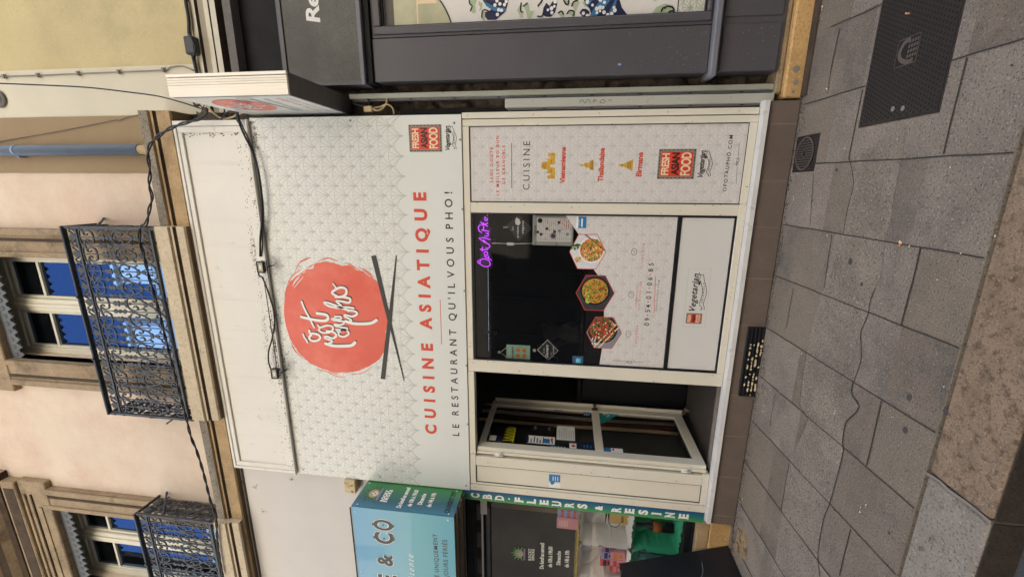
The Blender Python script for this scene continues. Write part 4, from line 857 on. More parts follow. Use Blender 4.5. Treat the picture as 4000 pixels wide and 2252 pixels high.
# ------------------------------------------------------------------ things inside the restaurant window
YI = 3.505
def hang(name, label, cat, grp=None): return thing(name, (-1.0, YI, 1.6), label, cat, grp)
fi = front(YI)
def zi(l, Y=YI): return PZ(zI, l, 'Y', Y)
NE = thing('neon_sign', (-.45, YI, 2.1), 'glowing violet neon script sign hanging at the top of the restaurant window', 'neon sign')
m = MB(); m.poly(zi([(210, 170), (250, 165), (300, 230), (280, 290), (335, 400), (305, 470), (330, 640), (300, 740), (365, 900), (345, 1010), (240, 1020), (150, 990), (95, 930), (150, 830), (170, 700), (120, 560), (130, 470), (120, 330), (150, 250)]), fi, 0, 0, .004); m.build('backing', M('clear_violet_acrylic', '3b2450', .2, .05), NE)
m = MB(); neon = [[(150, 905), (150, 950), (215, 992), (285, 992), (318, 960), (300, 905), (245, 872), (180, 868), (148, 900)], [(138, 885), (108, 915), (138, 948)], [(230, 830), (335, 890)], [(245, 845), (222, 820), (245, 805), (290, 825), (288, 855)],
    [(255, 755), (222, 760), (215, 790), (250, 808), (278, 790), (268, 760), (240, 750)], [(150, 712), (215, 722), (275, 715), (285, 695), (240, 690)], [(190, 672), (188, 748)], [(290, 690), (315, 668), (290, 630), (210, 590), (130, 530), (200, 525), (320, 558)], [(205, 560), (262, 620)],
    [(225, 500), (285, 500), (292, 470), (240, 455), (292, 452)], [(300, 425), (235, 412), (178, 402)], [(185, 445), (140, 420), (122, 360), (150, 320), (200, 322), (218, 365), (190, 405)], [(275, 345), (200, 290), (160, 268), (175, 300), (262, 330)], [(235, 305), (268, 300), (275, 280)], [(245, 250), (270, 245), (275, 220), (240, 200), (225, 225), (245, 250)], [(235, 205), (232, 190)]]
for k, s in enumerate(neon): P_ = zi(s); m.tube([(a, YI-.012-.0006*k, c) for a, c in P_], .0042, 6)
m.build('glass_tube', M('neon_violet', 'c544ff', .4, 0, emit=.40), NE)
m = MB(); a = zi([(340, 622), (460, 620), (590, 628)]); m.tube([(p[0], YI, p[1]) for p in a], .003, 5, 0); p = zi([(580, 628), (695, 632)]); m.box(p[0][0]-.012, p[0][0]+.012, YI-.01, YI+.008, p[1][1], p[0][1], 0, .004); a = zi([(695, 630), (1000, 622)]); m.tube([(p[0], YI, p[1]) for p in a], .003, 5, 0); m.build('power_lead', m_white, NE)
o = hang('menu_board', 'pale grey framed menu with dish pictures behind the right side of the window', 'menu'); o.location = (-.4, YI, 1.5); WL[o.name] = Vector((-.4, YI, 1.5))
A = zi([(1650, 665), (1000, 150)]); a0, b0, a1, b1 = A[0][0], A[0][1], -.246, A[1][1]
m = MB(); m.box(a0, a1, YI, YI+.012, b0, b1, 0, .004); m.build('frame', m_trunk2, o)
m = MB(); q = zi([(1620, 600), (1070, 205)]); random.seed(4); m.rect(q[0][0], q[1][0], q[0][1], q[1][1], fi, .001, 0); 
for k in range(16):
    y = q[0][1]+(q[1][1]-q[0][1])*(k+.4)/16.5; x = q[0][0]+.01
    while x < q[1][0]-.02: w = rnd(.01, .05); m.rect(x, min(x+w, q[1][0]-.005), y, y+.004, fi, .002, random.choice((1, 1, 2, 1))); x += w+rnd(.008, .03)
for k in range(9): m.disc(rnd(q[0][0]+.05, q[1][0]-.01), rnd(q[0][1], q[1][1]), .013, fi, .003, random.choice((3, 4, 3)), 10)
c = zi([(1330, 500)])[0]; m.disc(c[0], c[1], .026, fi, .0034, 3, 16); m.disc(c[0], c[1], .018, fi, .004, 4, 14); c = zi([(1118, 252)])[0]; m.disc(c[0], c[1], .02, fi, .0034, 5, 14)
m.build('menu_sheet', [m_white, m_pat, m_red, m_bluep, m_brown, m_castd], o); m = MB(); TX(m, 'HALAL', zI, (1055, 485), (1055, 320), 1015, fi, YI, d=.001, bold=.01); TX(m, '15', zI, (1400, 650), (1400, 615), 1362, fi, YI, d=.001); m.build('lettering', m_ink, o)
for c in ((1038, 168), (1030, 625)): p = zi([c])[0]; m = MB(); m.lathe((p[0], YI, p[1]), [(.012, 0), (.012, -.004), (.004, -.006)], 'y', 12); m.build('suction_cup', m_trunk, o)
def dsign(name, label, cat, zz, pts, Y, border, grp=None):
    P_ = PZ(zz, pts, 'Y', Y); c = (sum(p[0] for p in P_)/4, sum(p[1] for p in P_)/4); o = thing(name, (c[0], Y, c[1]), label, cat, grp); f = front(Y); m = MB(); m.poly(P_, f, 0, 0, .004); m.build('board', M('sign_slate', '2c2d30', .4, .1), o)
    if border:
        m = MB(); I = [(c[0]+(a-c[0])*.90, c[1]+(b_-c[1])*.90) for a, b_ in P_]; m.stroke(I+[I[0]], .004, f, .001, 0, 0); m.build('border', m_white, o)
    return o, c, f
o, c, f = dsign('hanging_sign', 'dark diamond sign with leaf drawing hanging between neon and menu board', 'window sign', zI, [(565, 330), (765, 165), (985, 380), (770, 585)], YI, False)
m = MB(); TX(m, 'Ici', zI, (690, 408), (690, 352), 645, f, YI, d=.001, bold=.01, cap=.018); TX(m, 'produits', zI, (765, 528), (778, 350), 735, f, YI, d=.001, bold=.02, cap=.018); TX(m, 'végans', zI, (845, 465), (862, 262), 812, f, YI, d=.001, bold=.03, cap=.02)
m.poly(zi([(735, 200), (785, 235), (802, 290), (770, 335), (725, 315), (712, 260)]), f, .001, 0); m.build('lettering', m_white, o); m = MB(); m.tube([(c[0], YI, c[1]+.09), (c[0]+.006, YI, c[1]+.13), (c[0]-.006, YI, c[1]+.13), (c[0], YI, c[1]+.09)], .0015, 4); m.build('cord', m_white, o)
o, c, f = dsign('hanging_sign', 'dark diamond sign with white border reading Ouvert, left side of the window', 'window sign', zU, [(838, 710), (1025, 525), (1218, 725), (1035, 895)], YI, True)
m = MB(); TX(m, 'Ouvert', zU, (1040, 840), (1040, 625), 982, f, YI, d=.0014, bold=.03, shear=.3, cap=.028); TX(m, 'Le midi', zU, (975, 765), (975, 675), 945, f, YI, d=.0014, shear=.2, cap=.012); TX(m, 'sauf', zU, (1092, 800), (1092, 745), 1070, f, YI, d=.0014, shear=.2, cap=.010); TX(m, 'Lundi', zU, (1140, 770), (1130, 660), 1110, f, YI, d=.0014, bold=.01, shear=.2, cap=.016); m.build('lettering', m_white, o)
m = MB(); p = PZ(zU, [(805, 715)], 'Y', YI)[0]; m.lathe((p[0], YI-.003, p[1]), [(.016, 0), (.014, .006), (.004, .010)], 'y', 12); m.build('suction_cup', m_trunk, o)
P_ = PZ(zU, [(730, 890), (335, 620)], 'Y', YI); a0, b0, a1, b1 = P_[0][0], P_[0][1], P_[1][0], P_[1][1]; o = thing('opening_hours_plate', ((a0+a1)/2, YI, b0), 'small mint green opening hours plate with four orange clocks at the window edge', 'window sign')
m = MB(); m.box(a0, a1, YI, YI+.003, b0, b1, 0, .001); m.build('plate', M('mint_plate', '9cc6ac', .4, .05), o); m = MB()
for i in (0, 1):
    for j in (0, 1): m.disc(a0+(a1-a0)*(.30+.36*i), b0+(b1-b0)*(.24+.27*j), .021, fi, .001, 0, 16)
m.build('clock_face', m_orange, o); m = MB()
for i in (0, 1):
    for j in (0, 1): x, y = a0+(a1-a0)*(.30+.36*i), b0+(b1-b0)*(.24+.27*j); m.stroke([(x-.01, y), (x, y), (x, y+.014)], .003, fi, .002, 0, 0)
m.text('OUVERTS', fi, a0+.012, a1-.02, b0+(b1-b0)*.68, .018, .001, 0, .03); m.build('lettering', m_ink, o); m = MB(); m.text('Entrez', fi, a0+.02, a1-.02, b0+(b1-b0)*.84, .018, .001, 0, 0, .4); m.build('lettering', m_cream2, o)
p = PZ(zU, [(235, 750)], 'Y', YI)[0]; m = MB(); m.tube([(a0+.02, YI, b1), (p[0], YI, p[1]), (a1-.03, YI, b1)], .0018, 4); m.build('cord', m_white, o); m = MB(); m.lathe((p[0], YI-.003, p[1]+.01), [(.014, 0), (.012, .006), (.004, .010)], 'y', 12); m.build('suction_cup', m_trunk, o)
m_bulb = glass('bulb_glass', 'c9b48a', 1.5, .9)
for q, lab in ((zU(135, 420), 'clear pendant bulb hanging left of the window centre'), (zI(365, 580), 'clear pendant bulb hanging just under the violet neon script')):
    p = at(*q, 3.9); o = thing('pendant_bulb', (p[0], 3.9, p[2]), lab, 'light bulb', 'bare bulbs hanging in the window'); m = MB(); m.lathe(p, [(.008, .06), (.02, .045), (.036, .02), (.042, 0), (.036, -.022), (.018, -.038), (.004, -.042)], 'z', 16); m.build('bulb', m_bulb, o)
    m = MB(); m.lathe(p, [(.014, .06), (.015, .10), (.008, .11)], 'z', 10); m.tube([(p[0], 3.9, p[2]+.1), (p[0], 3.9, 2.95)], .003, 5); m.build('socket', m_castl, o); m = MB(); m.tube([(p[0]-.01, 3.9, p[2]+.03), (p[0]-.012, 3.9, p[2]-.02), (p[0]+.012, 3.9, p[2]-.02), (p[0]+.01, 3.9, p[2]+.03)], .002, 4); m.build('filament', m_gold, o)
o = thing('wall_pipes', (-2.85, 4.4, .21), 'bundle of brown, white and cream vertical poles behind the glass of the open door', 'poles')
for k, (yy, xx, r, mt) in enumerate(((4.62, -2.87, .022, m_cream2), (4.70, -2.86, .03, m_brown), (4.79, -2.86, .03, m_panel), (4.87, -2.85, .03, m_brown), (4.96, -2.85, .022, m_panel))):
    m = MB(); m.tube([(xx+.004*math.sin(z*3+k), yy+.012*math.sin(z*2.2+k), z) for z in [.22+.2*i for i in range(13)]], r, 8); m.build('pole', mt, o)
# beckoning cat ornament standing on a counter
p = at(*zU(1620, 430), 4.6); o = thing('counter', (p[0], 4.7, .2), 'dark counter inside the restaurant with cat ornament on it', 'counter'); m = MB(); m.box(p[0]-.9, p[0]+.8, 4.5, 5.1, .21, p[2]-.002, 0, .01); m.build('cabinet', m_black, o); m = MB(); m.box(p[0]-.93, p[0]+.83, 4.47, 5.12, p[2]-.001, p[2]+.03, 0, .006); m.build('worktop', m_castd, o)
o = thing('cat_ornament', (p[0], 4.6, p[2]+.03), 'dark beckoning cat ornament standing on the counter behind the window', 'ornament'); zc_ = p[2]+.03
m = MB(); m.lathe((p[0], 4.6, zc_), [(.10, 0), (.12, .06), (.115, .14), (.08, .22), (.06, .25), (.085, .28), (.10, .33), (.09, .38), (.05, .42), (.01, .43)], 'z', 18)
for s in (-1, 1): m.tube([(p[0]+s*.06, 4.6, zc_+.38), (p[0]+s*.08, 4.6, zc_+.46)], .03, 8, r2=.004)
m.tube([(p[0]-.09, 4.57, zc_+.16), (p[0]-.15, 4.55, zc_+.28), (p[0]-.14, 4.55, zc_+.40)], .032, 8, r2=.038); m.tube([(p[0]+.09, 4.57, zc_+.18), (p[0]+.07, 4.5, zc_+.08)], .032, 8); m.build('figure', m_inner2, o)
def chair(x, y, rz, lab):
    o = thing('dining_chair', (x, y, .2), lab, 'chair', 'dining chairs inside the restaurant'); c, s = math.cos(rz), math.sin(rz)
    def R(a, b_, z): return (x+a*c-b_*s, y+a*s+b_*c, .2+z)
    for a in (-.18, .18):
        for b_ in (-.18, .18): m = MB(); m.tube([R(a, b_, .0), R(a*.95, b_*.95, .45 if b_ < 0 else .92)], .016, 6); m.build('leg', m_black, o)
    m = MB(); m.tube([R(0, 0, .45), R(0, 0, .475)], .25, 14); m.build('seat', m_black, o)
    m = MB()
    for a in (-.10, -.03, .04, .11): m.tube([R(a, .18, .5), R(a, .185, .9)], .01, 5)
    m.tube([R(-.19, .18, .9), R(.19, .18, .9)], .018, 6); m.build('backrest', m_brown, o)
chair(-2.0, 4.9, 2.4, 'dark dining chair seen through the open door, nearer the doorway'); chair(-1.75, 5.5, -.6, 'dark dining chair further inside the room behind the open door')
o = thing('wall_poster', (-2.2, 5.9, 1.6), 'black wall panel with faint hexagon dish drawings seen above the open door', 'poster'); f = front(6.3); m = MB(); m.box(-4.0+1.1, -2.35, 6.301, 6.32, 1.3, 2.8); m.build('board', m_black, o)
m = MB()
for (cx_, cz_, r) in ((-2.75, 2.45, .09), (-2.55, 1.95, .08), (-2.75, 1.75, .07)): m.stroke([(cx_+r*math.cos(k*1.0472), cz_+r*math.sin(k*1.0472)) for k in range(7)], .006, f, .001, 0, 0)
m.build('hexagon_print', m_trunk, o)
# ------------------------------------------------------------------ projecting lightbox
o = thing('projecting_sign', (.63, 3.4, 3.4), 'square double-sided lightbox with ribbed pale metal edge sticking out above the right corner', 'projecting sign')
m = MB(); x0, x1 = .566, .706; m.box(x0, x1, 2.755, 3.585, 3.452, 4.318, 0, .003)
m.build('casing', m_alug, o)
m = MB(); m.box(x0-.001, x0+.118, 2.738, 2.754, 3.445, 4.325, 0, .003); m.box(x0+.121, x1+.002, 2.734, 2.7535, 3.445, 4.325, 0, .003)
for k in range(5): m.box(x0+.012+.021*k, x0+.016+.021*k, 2.7355, 2.7375, 3.447, 4.323, 0)
for k in range(3): m.box(x0+.070+.016*k, x0+.072+.016*k, 2.7365, 2.7378, 3.447, 4.323, 1)
m.build('ribbed_edge', [m_alu, m_trunk], o)
FP = FR((x0, 0, 0), (0, -1, 0), (0, 0, 1)); m = MB(); m.rect(-3.575, -2.765, 3.46, 4.31, FP, .002, 0); m.build('face', m_sign, o)
m = MB(); m.face([FP.p(-3.06+.22*math.cos(k*.2094), 4.02+.20*math.sin(k*.2094), .004) for k in range(30)]); m.text('CUISINE ASIATIQUE', FP, -3.34, -2.83, 3.58, .032, .004, 0, .03); m.build('sun_print', m_disc, o)
m = MB(); m.text("LE RESTAURANT QU'IL VOUS PHO!", FP, -3.34, -2.83, 3.52, .02, .004, 0, .01); m.stroke([(-3.30, 3.76), (-2.84, 3.80)], .014, FP, .005, 0, 0); m.stroke([(-3.30, 3.72), (-2.84, 3.70)], .008, FP, .005, 0, 0); m.build('lettering', m_ink, o)
m = MB()
for st, w in script: m.stroke([(-3.06+(a+1.2)*.40, 4.03+(c-3.70)*.42) for a, c in zh(st)], w*.5, FP, .006, 0, 2)
m.build('lettering', m_white, o)
m = MB(); m.box(x0+.03, x1-.03, 3.586, 3.64, 3.6, 3.65); m.box(x0+.03, x1-.03, 3.586, 3.64, 4.1, 4.15); m.build('bracket', m_alug, o)
# ------------------------------------------------------------------ blue sign box of the neighbour, its vertical strip, siren
o = thing('smoke_shop_sign', (-3.6, 3.1, 2.55), 'sky blue boxed sign with dark lettering and a green side face with opening hours', 'shop sign')
g1 = grad('sky_print', [(0, '5fa9c4'), (.5, '74b5c0'), (1, '5ba4cc')], 2, -.15, 1.1, .35, .25); g2 = grad('green_print', [(0, '6fae4f'), (.35, '3f8a52'), (.75, '2c6272'), (1, '3a7f9c')], 1, .42, -.05, .35, .25)
m = MB(); m.box(-5.6, -2.951, 3.10, 3.106, 2.543, 3.54, 0); m.build('front_panel', g1, o); m = MB(); m.box(-2.95, -2.945, 3.107, 3.455, 2.545, 3.54, 0); m.build('side_panel', g2, o)
m = MB(); m.box(-5.6, -2.952, 3.107, 3.495, 3.52, 3.538, 0); m.box(-5.6, -2.952, 3.107, 3.495, 2.547, 2.57, 1); m.box(-5.6, -2.955, 3.092, 3.0995, 3.541, 3.553, 0, .002); m.build('casing', [m_inner, m_soff], o)
FB = front(3.10); FSd = FR((-2.945, 0, 0), (0, 1, 0), (0, 0, 1)); sd = -2.945
m = MB(); k9 = dict(bold=.07)
for st, a, c, b_, cp in (('C', -3.335, -3.205, 3.137, .197), ('O', -3.182, -3.06, 3.137, .197), ('&', -3.595, -3.455, 3.165, .165), ('E', -3.86, -3.70, 3.137, .197)): m.text(st, FB, a-.006, c+.006, b_-.006, cp+.012, .001, 0, .065)
TX(m, 'détente', zF, (960, 1560), (970, 1130), 905, FB, 3.10, d=.001, bold=0, shear=.45, cap=.062); m.build('lettering', m_white, o)
m = MB(); m_taupe = M('print_taupe', '4e4d4c', .5, .3, 40)
for st, a, c, b_, cp in (('C', -3.335, -3.205, 3.137, .197), ('O', -3.182, -3.06, 3.137, .197), ('&', -3.595, -3.455, 3.165, .165), ('E', -3.86, -3.70, 3.137, .197)): m.text(st, FB, a, c, b_, cp, .002, 0, .035)
for a in (-3.27, -3.121):
    for zz in (3.137, 3.334): m.poly([(a-.018, zz), (a, zz-.012), (a+.018, zz), (a, zz+.012)], FB, .0024, 0)
    m.poly([(a-.012, 3.235), (a, 3.225), (a+.012, 3.235), (a, 3.245)], FB, .0024, 0)
TX(m, 'É UNIQUEMENT', zF, (1310, 1450), (1300, 845), 1240, FB, 3.10, d=.001, bold=.01, cap=.044); TX(m, 'JOURS FÉRIÉS', zF, (1445, 1448), (1435, 925), 1372, FB, 3.10, d=.001, bold=.01, cap=.046); m.build('lettering', m_taupe, o)
m = MB()
for a, c in ((-3.0, 3.50), (-2.985, 2.60), (-3.7, 3.5)): m.lathe((a, 3.10, c), [(.008, 0), (.007, -.003), (.003, -.004)], 'y', 10)
for a, c in ((3.13, 3.49), (3.42, 3.51), (3.43, 2.60), (3.13, 2.60)): m.lathe((-2.945, a, c), [(.008, 0), (.007, .003), (.003, .004)], 'x', 10)
m.build('screw', m_white, o)
m = MB()
for st, s, e, t in (('Du lundi au samedi', (783, 478), (915, 190), 712), ('de 10h à 19h30', (933, 460), (1028, 225), 868), ('Dimanche', (1078, 435), (1140, 278), 1012), ('de 14h à 19h', (1208, 468), (1275, 268), 1140)):
    TX(m, st, zF, s, e, t, FSd, sd, 'X', bold=.04, cap=.047)
TX(m, 'ROCKY', zF, (548, 390), (606, 225), 505, FSd, sd, 'X', bold=.07, cap=.036); TX(m, 'SMOKE', zF, (592, 400), (658, 225), 550, FSd, sd, 'X', bold=.07, cap=.036, d=.0016); m.build('lettering', m_white, o)
m = MB(); TX(m, 'OUVERT 7/7', zF, (1465, 555), (1560, 250), 1385, FSd, sd, 'X', bold=.03, cap=.05); m.build('lettering', m_ink, o)
# generic emblem: leaves fanned behind a shaggy head over a tube
def emblem(parent, fr, ax, bz, s, dull=False, d=.001):
    m = MB()
    for k in range(9):
        a = -.35+k*(math.pi+.7)/8; r = s*(.62 if k % 2 else .72); c, q = math.cos(a), math.sin(a)
        P_ = [(ax+c*s*.2-q*s*.11, bz+q*s*.2+c*s*.11), (ax+c*s*.2+q*s*.11, bz+q*s*.2-c*s*.11), (ax+c*r, bz+q*r)]
        m.poly([(ax+(a_-ax)*1.12, bz+(b_-bz)*1.12) for a_, b_ in P_], fr, d, 1); m.poly(P_, fr, d+.0006, 0)
    m.poly([(ax+s*(.34+.05*(k % 2))*math.cos(k*.2618), bz+s*(.30+.05*(k % 2))*math.sin(k*.2618)) for k in range(24)], fr, d+.0012, 2); m.poly([(ax+s*.22*math.cos(k*.5236), bz-s*.06+s*.2*math.sin(k*.5236)) for k in range(12)], fr, d+.0016, 3)
    for u in (-.11, .11): m.disc(ax+u*s, bz+.06*s, s*.04, fr, d+.002, 1, 8)
    m.disc(ax, bz-.08*s, s*.05, fr, d+.002, 1, 8); m.rect(ax-s*.55, ax+s*.55, bz-s*.46, bz-s*.32, fr, d+.0024, 4)
    m.build('emblem', [m_leaf, m_ink, M('fur_tan', 'c6a98c' if not dull else '8c8278', .5), M('fur_cream', 'ecdfcd' if not dull else 'aaa298', .5), M('tube_grey', '8e8fa6' if not dull else '6e6e78', .4)], parent)
emblem(o, FSd, 3.285, 3.395, .15)
o = thing('vertical_strip_sign', (-2.99, 3.45, .26), 'narrow vertical green-to-blue strip of stacked white letters beside the cream shopfront', 'shop sign')
gs = grad('strip_print', [(0, '5fa548'), (.45, '2f7d68'), (1, '245a86')], 0, -.06, .05, .35, 0); m = MB(); m.box(-3.042, -2.936, 3.447, 3.452, .262, 2.541, 0); m.build('panel', gs, o); fs = front(3.447); m = MB()
seq = [('C', zG, 140, 265), ('B', zG, 305, 440), ('D', zG, 480, 610), ('F', zG, 755, 885), ('L', zG, 930, 1060), ('E', zG, 1110, 1240), ('U', zG, 1285, 1420), ('R', zG, 1465, 1600), ('S', zG, 1645, 1790), ('&', zK, 505, 635), ('R', zK, 775, 935), ('E', zK, 990, 1150), ('S', zK, 1210, 1370), ('I', zK, 1425, 1590), ('N', zK, 1645, 1810), ('E', zK, 1870, 2035)]
for ch, zz, t, b_ in seq:
    yy = 310 if zz is zG else 350; zt_ = at(*zz(t, yy), 3.447)[2]; zb_ = at(*zz(b_, yy), 3.447)[2]; hw = .026 if ch != 'I' else .010
    m.text(ch, fs, -2.989-hw, -2.989+hw, zb_, zt_-zb_, .001, 0, .05)
    if ch in 'BDFELURINE':
        for zz_ in (zb_, zt_-.008): m.rect(-2.989-hw-.006, -2.989-hw+.016, zz_, zz_+.008, fs, .0014, 0)
q = at(*zG(680, 345), 3.447); m.disc(-2.989, q[2], .009, fs, .001, 0, 12); m.build('lettering', m_white, o)
o = thing('alarm_siren', (-3.01, 3.42, 3.69), 'small weathered beige alarm siren box above the blue sign box', 'alarm box')
m = MB(); m.box(-3.085, -2.935, 3.41, 3.499, 3.665, 3.785, 0, .006); m.build('casing', M('aged_beige_plastic', 'cdb98c', .5, .12, 12, stain='8a744c', sts=18, stt=(.58, .7)), o); m = MB(); m.disc(-3.06, 3.70, .014, front(3.41), .001, 0, 14); m.build('lens', M('faded_red', '9c4b45', .4), o)
m = MB(); m.tube([(-2.96, 3.405, 3.775), (-2.975, 3.40, 3.73), (-3.0, 3.40, 3.74), (-2.985, 3.40, 3.69)], .004, 5); m.lathe((-2.985, 3.41, 3.70), [(.009, 0), (.009, -.012), (.003, -.014)], 'y', 8); m.build('bracket', m_cablei, o)
# ------------------------------------------------------------------ smoke shop front (left)
o = thing('smoke_shopfront', (-4, 3.6, 0), 'dark glazed shopfront left of the restaurant with display shelves behind the glass', 'shopfront')
m = MB()
for k, (yy, zz) in enumerate(((3.15, 2.535), (3.22, 2.525), (3.30, 2.53), (3.38, 2.52))): m.box(-6.5, -2.95, yy, yy+.05, zz, zz+.01, k % 2)
m.build('soffit', [m_soff, m_dark], o)
m = MB(); m.box(-6.5, -3.045, 3.56, 3.62, 2.47, 2.54, 1); m.box(-6.5, -3.045, 3.585, 3.60, 2.375, 2.395, 2); m.box(-3.32, -3.045, 3.57, 3.584, 2.33, 2.40, 2, .004)
m.tube([(-6.5, 3.60, 2.325), (-3.25, 3.60, 2.325)], .022, 10, 3); m.box(-3.10, -3.05, 3.60, 3.68, .36, 2.36, 1)
m.box(-3.62, -3.56, 4.02, 4.06, 1.40, 2.40, 4); m.box(-6.5, -3.06, 3.60, 3.66, .30, .355, 5); m.build('frame', [m_soff, m_inner, m_panel, m_lamb, m_soff, m_black], o)
m = MB()
for k in range(9): m.box(-3.32-.36*k-.20, -3.32-.36*k, 3.70, 3.72, 2.40, 2.47, 0)  # row of spaced grey blocks above the glass
m.build('block_band', m_dgrey, o)
m = MB(); m.box(-6.5, -3.105, 3.64, 3.646, .356, 2.30); m.build('pane', m_glassd, o)
m = MB(); m.box(-6.5, -3.05, 3.50, 3.70, .179, .285, 0, .006); m.box(-6.5, -3.05, 3.56, 3.7, .288, .30, 2); m.box(-6.5, -3.022, 3.482, 3.70, -.02, .176, 1, .008); m.build('stone_base', [m_corn, m_ochre, m_black], o)
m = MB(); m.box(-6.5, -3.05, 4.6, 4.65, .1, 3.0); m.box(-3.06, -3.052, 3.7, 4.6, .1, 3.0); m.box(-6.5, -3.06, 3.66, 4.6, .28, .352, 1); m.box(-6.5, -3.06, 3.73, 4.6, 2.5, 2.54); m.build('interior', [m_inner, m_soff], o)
fw = front(3.64); m = MB(); zf_ = 3.639
for st, s, e, t in (('Du lundi au samedi', (1165, 1335), (1178, 970), 1105), ('de 10h à 19h30', (1282, 1312), (1298, 1020), 1222), ('Dimanche', (1400, 1280), (1415, 1085), 1340), ('de 14h à 19h', (1522, 1315), (1530, 1075), 1458)): TX(m, st, zG, s, e, t, fw, 3.64, bold=.04)
TX(m, 'ROCKY', zG, (990, 1215), (992, 1048), 960, fw, 3.64, bold=.05, cap=.032); TX(m, 'SMOKE', zG, (1035, 1215), (1040, 1055), 1003, fw, 3.64, bold=.05, cap=.032); m.build('lettering', M('glass_white', 'c9c9c2', .4), o)
p = at(*zG(850, 1120), 3.64); emblem(o, fw, p[0], p[2]+.02, .14, True)
# crates lined with cloth
m_clw = M('white_cloth', 'f0eeea', .85, .04, 6, bump=1, bs=11); m_clg = M('green_cloth', '4fd0a4', .8, .08, 6, bump=1, bs=11)
def crate(x0, x1, z0, z1, mt, lab, seed):
    o = thing('display_crate', ((x0+x1)/2, 3.75, z0), lab, 'crate', 'cloth lined crates in the shop window'); Y0, Y1 = 3.685, 3.98; random.seed(seed)
    m = MB(); m.box(x0, x1, Y0+.03, Y1+.01, z0, z0+.012); m.box(x0, x1, Y0+.03, Y1+.01, z1-.012, z1); m.box(x0, x0+.012, Y0+.03, Y1+.01, z0+.012, z1-.012); m.box(x1-.012, x1, Y0+.03, Y1+.01, z0+.012, z1-.012); m.build('box', m_soff, o)
    # cloth liner: a wrinkled skin running from over the rim, round the inside
    m = MB(); N1, N2 = 120, 18; V = []
    for j in range(N2+1):
        t = j/N2
        for k in range(N1):
            a = 2*math.pi*k/N1; c, s = math.cos(a), math.sin(a); sq = 1/max(abs(c), abs(s)); rx, rz = (x1-x0)/2, (z1-z0)/2
            f_ = sq*(1-.13*t) if t > .25 else sq*(1.0+.05*math.sin(t*12)); f_ = min(f_, 1.36)
            w = noise.noise(Vector((c*3.2+seed, s*3.2, t*2.0)))*.07+abs(noise.noise(Vector((c*8+seed, s*8, t*1.3))))*.10+noise.noise(Vector((c*19+seed, s*19, t*3)))*.03; w = max(.012, w)
            yy = Y0+.02-.03*math.sin(min(1, t/.25)*math.pi)+(Y1-Y0)*max(0, t-.25)/.75
            V.append(((x0+x1)/2+c*rx*(f_*.98-w*1.1), yy+w*.35, (z0+z1)/2+s*rz*(f_*.98-w*1.1)))
    i0 = len(m.v); m.v += V
    for j in range(N2):
        for k in range(N1): m.f.append((i0+j*N1+k, i0+(j+1)*N1+k, i0+(j+1)*N1+(k+1) % N1, i0+j*N1+(k+1) % N1)); m.m.append(0); m.sm.append(True)
    b0_ = len(m.v); G_ = 22
    for j in range(G_+1):
        for k in range(G_+1):
            u, v = k/G_, j/G_; w = abs(noise.noise(Vector((u*2.2+v*1.6+seed, v*1.4-u*.8, seed))))*.16+noise.noise(Vector((u*7, v*3+u*3, seed)))*.02
            m.v.append((x0+(x1-x0)*(.07+.86*u), Y1-.012-w, z0+(z1-z0)*(.07+.86*v)))
    for j in range(G_):
        for k in range(G_): q_ = b0_+j*(G_+1)+k; m.f.append((q_, q_+1, q_+G_+2, q_+G_+1)); m.m.append(0); m.sm.append(True)
    m.build('cloth_liner', mt, o); return o
crate(-3.665, -3.20, .835, 1.37, m_clw, 'white cloth lined crate directly below the pink and blue leaflets', 1)
crate(-4.13, -3.675, .835, 1.37, m_clw, 'white cloth lined crate holding pink and blue boxes', 2)
crate(-3.665, -3.20, .36, .828, m_clg, 'green cloth lined crate with a black bottle inside', 3)
crate(-4.13, -3.675, .36, .828, m_clg, 'green cloth lined crate half hidden by the blackboard', 4)
m = MB(); m.box(-4.6, -3.05, 3.70, 4.05, 1.374, 1.392, 0); o = m.build('shelf_board', M('yellowed_board', 'b9a23e', .6, .1), loc=(-3.8, 3.8, 1.38)); tag(o, 'thin yellow shelf board lying over the white cloth crates', 'shelf')
def box_thing(name, lab, cat, x, y, z, w, d_, h, mats, grp=None, art=None):
    o = thing(name, (x, y, z), lab, cat, grp); m = MB(); m.box(x-w/2, x+w/2, y, y+d_, z, z+h, 0, .002); m.build('carton', mats[0], o); f = front(y); m = MB()
    if art: art(m, f, x, z, w, h)
    else: m.rect(x-w*.38, x+w*.38, z+h*.55, z+h*.8, f, .001, 0); m.disc(x, z+h*.32, w*.28, f, .001, 0, 10)
    m.build('print', mats[1], o); return o
P5 = [('pink box with dark flask print, top left in the crate of boxes', 1, 1), ]
cols = [(m_pinkp, m_navy), (m_bluep, m_navy), (m_red, m_navy), (m_pinkp, m_orange), (m_pinkp, m_red), (m_red, m_pinkp), (M('mauve_card', 'b06a9c', .4), m_navy)]
spots = [(740, 1005, 'mauve and pink box at the top right of the box crate', 6), (720, 1110, 'pale blue box with flask print in the middle of the box crate', 1), (700, 1220, 'red box with flask print, leftmost of the upper row in the box crate', 2),
         (945, 1060, 'pink box with orange print, right end of the lower row in the box crate', 3), (930, 1180, 'pink box with red print, middle of the lower row in the box crate', 4), (905, 1270, 'red box with pink print, left end of the lower row next to the blackboard', 5)]
for px_, py_, lab, ci in spots:
    p = at(*zK(px_, py_), 3.80); box_thing('product_box', lab, 'product box', p[0], 3.80-(.05 if px_ > 850 else 0), max(.875 if px_ > 850 else 0, p[2]-.08), .095, .04, .15, cols[ci], 'small product boxes in the white crate')
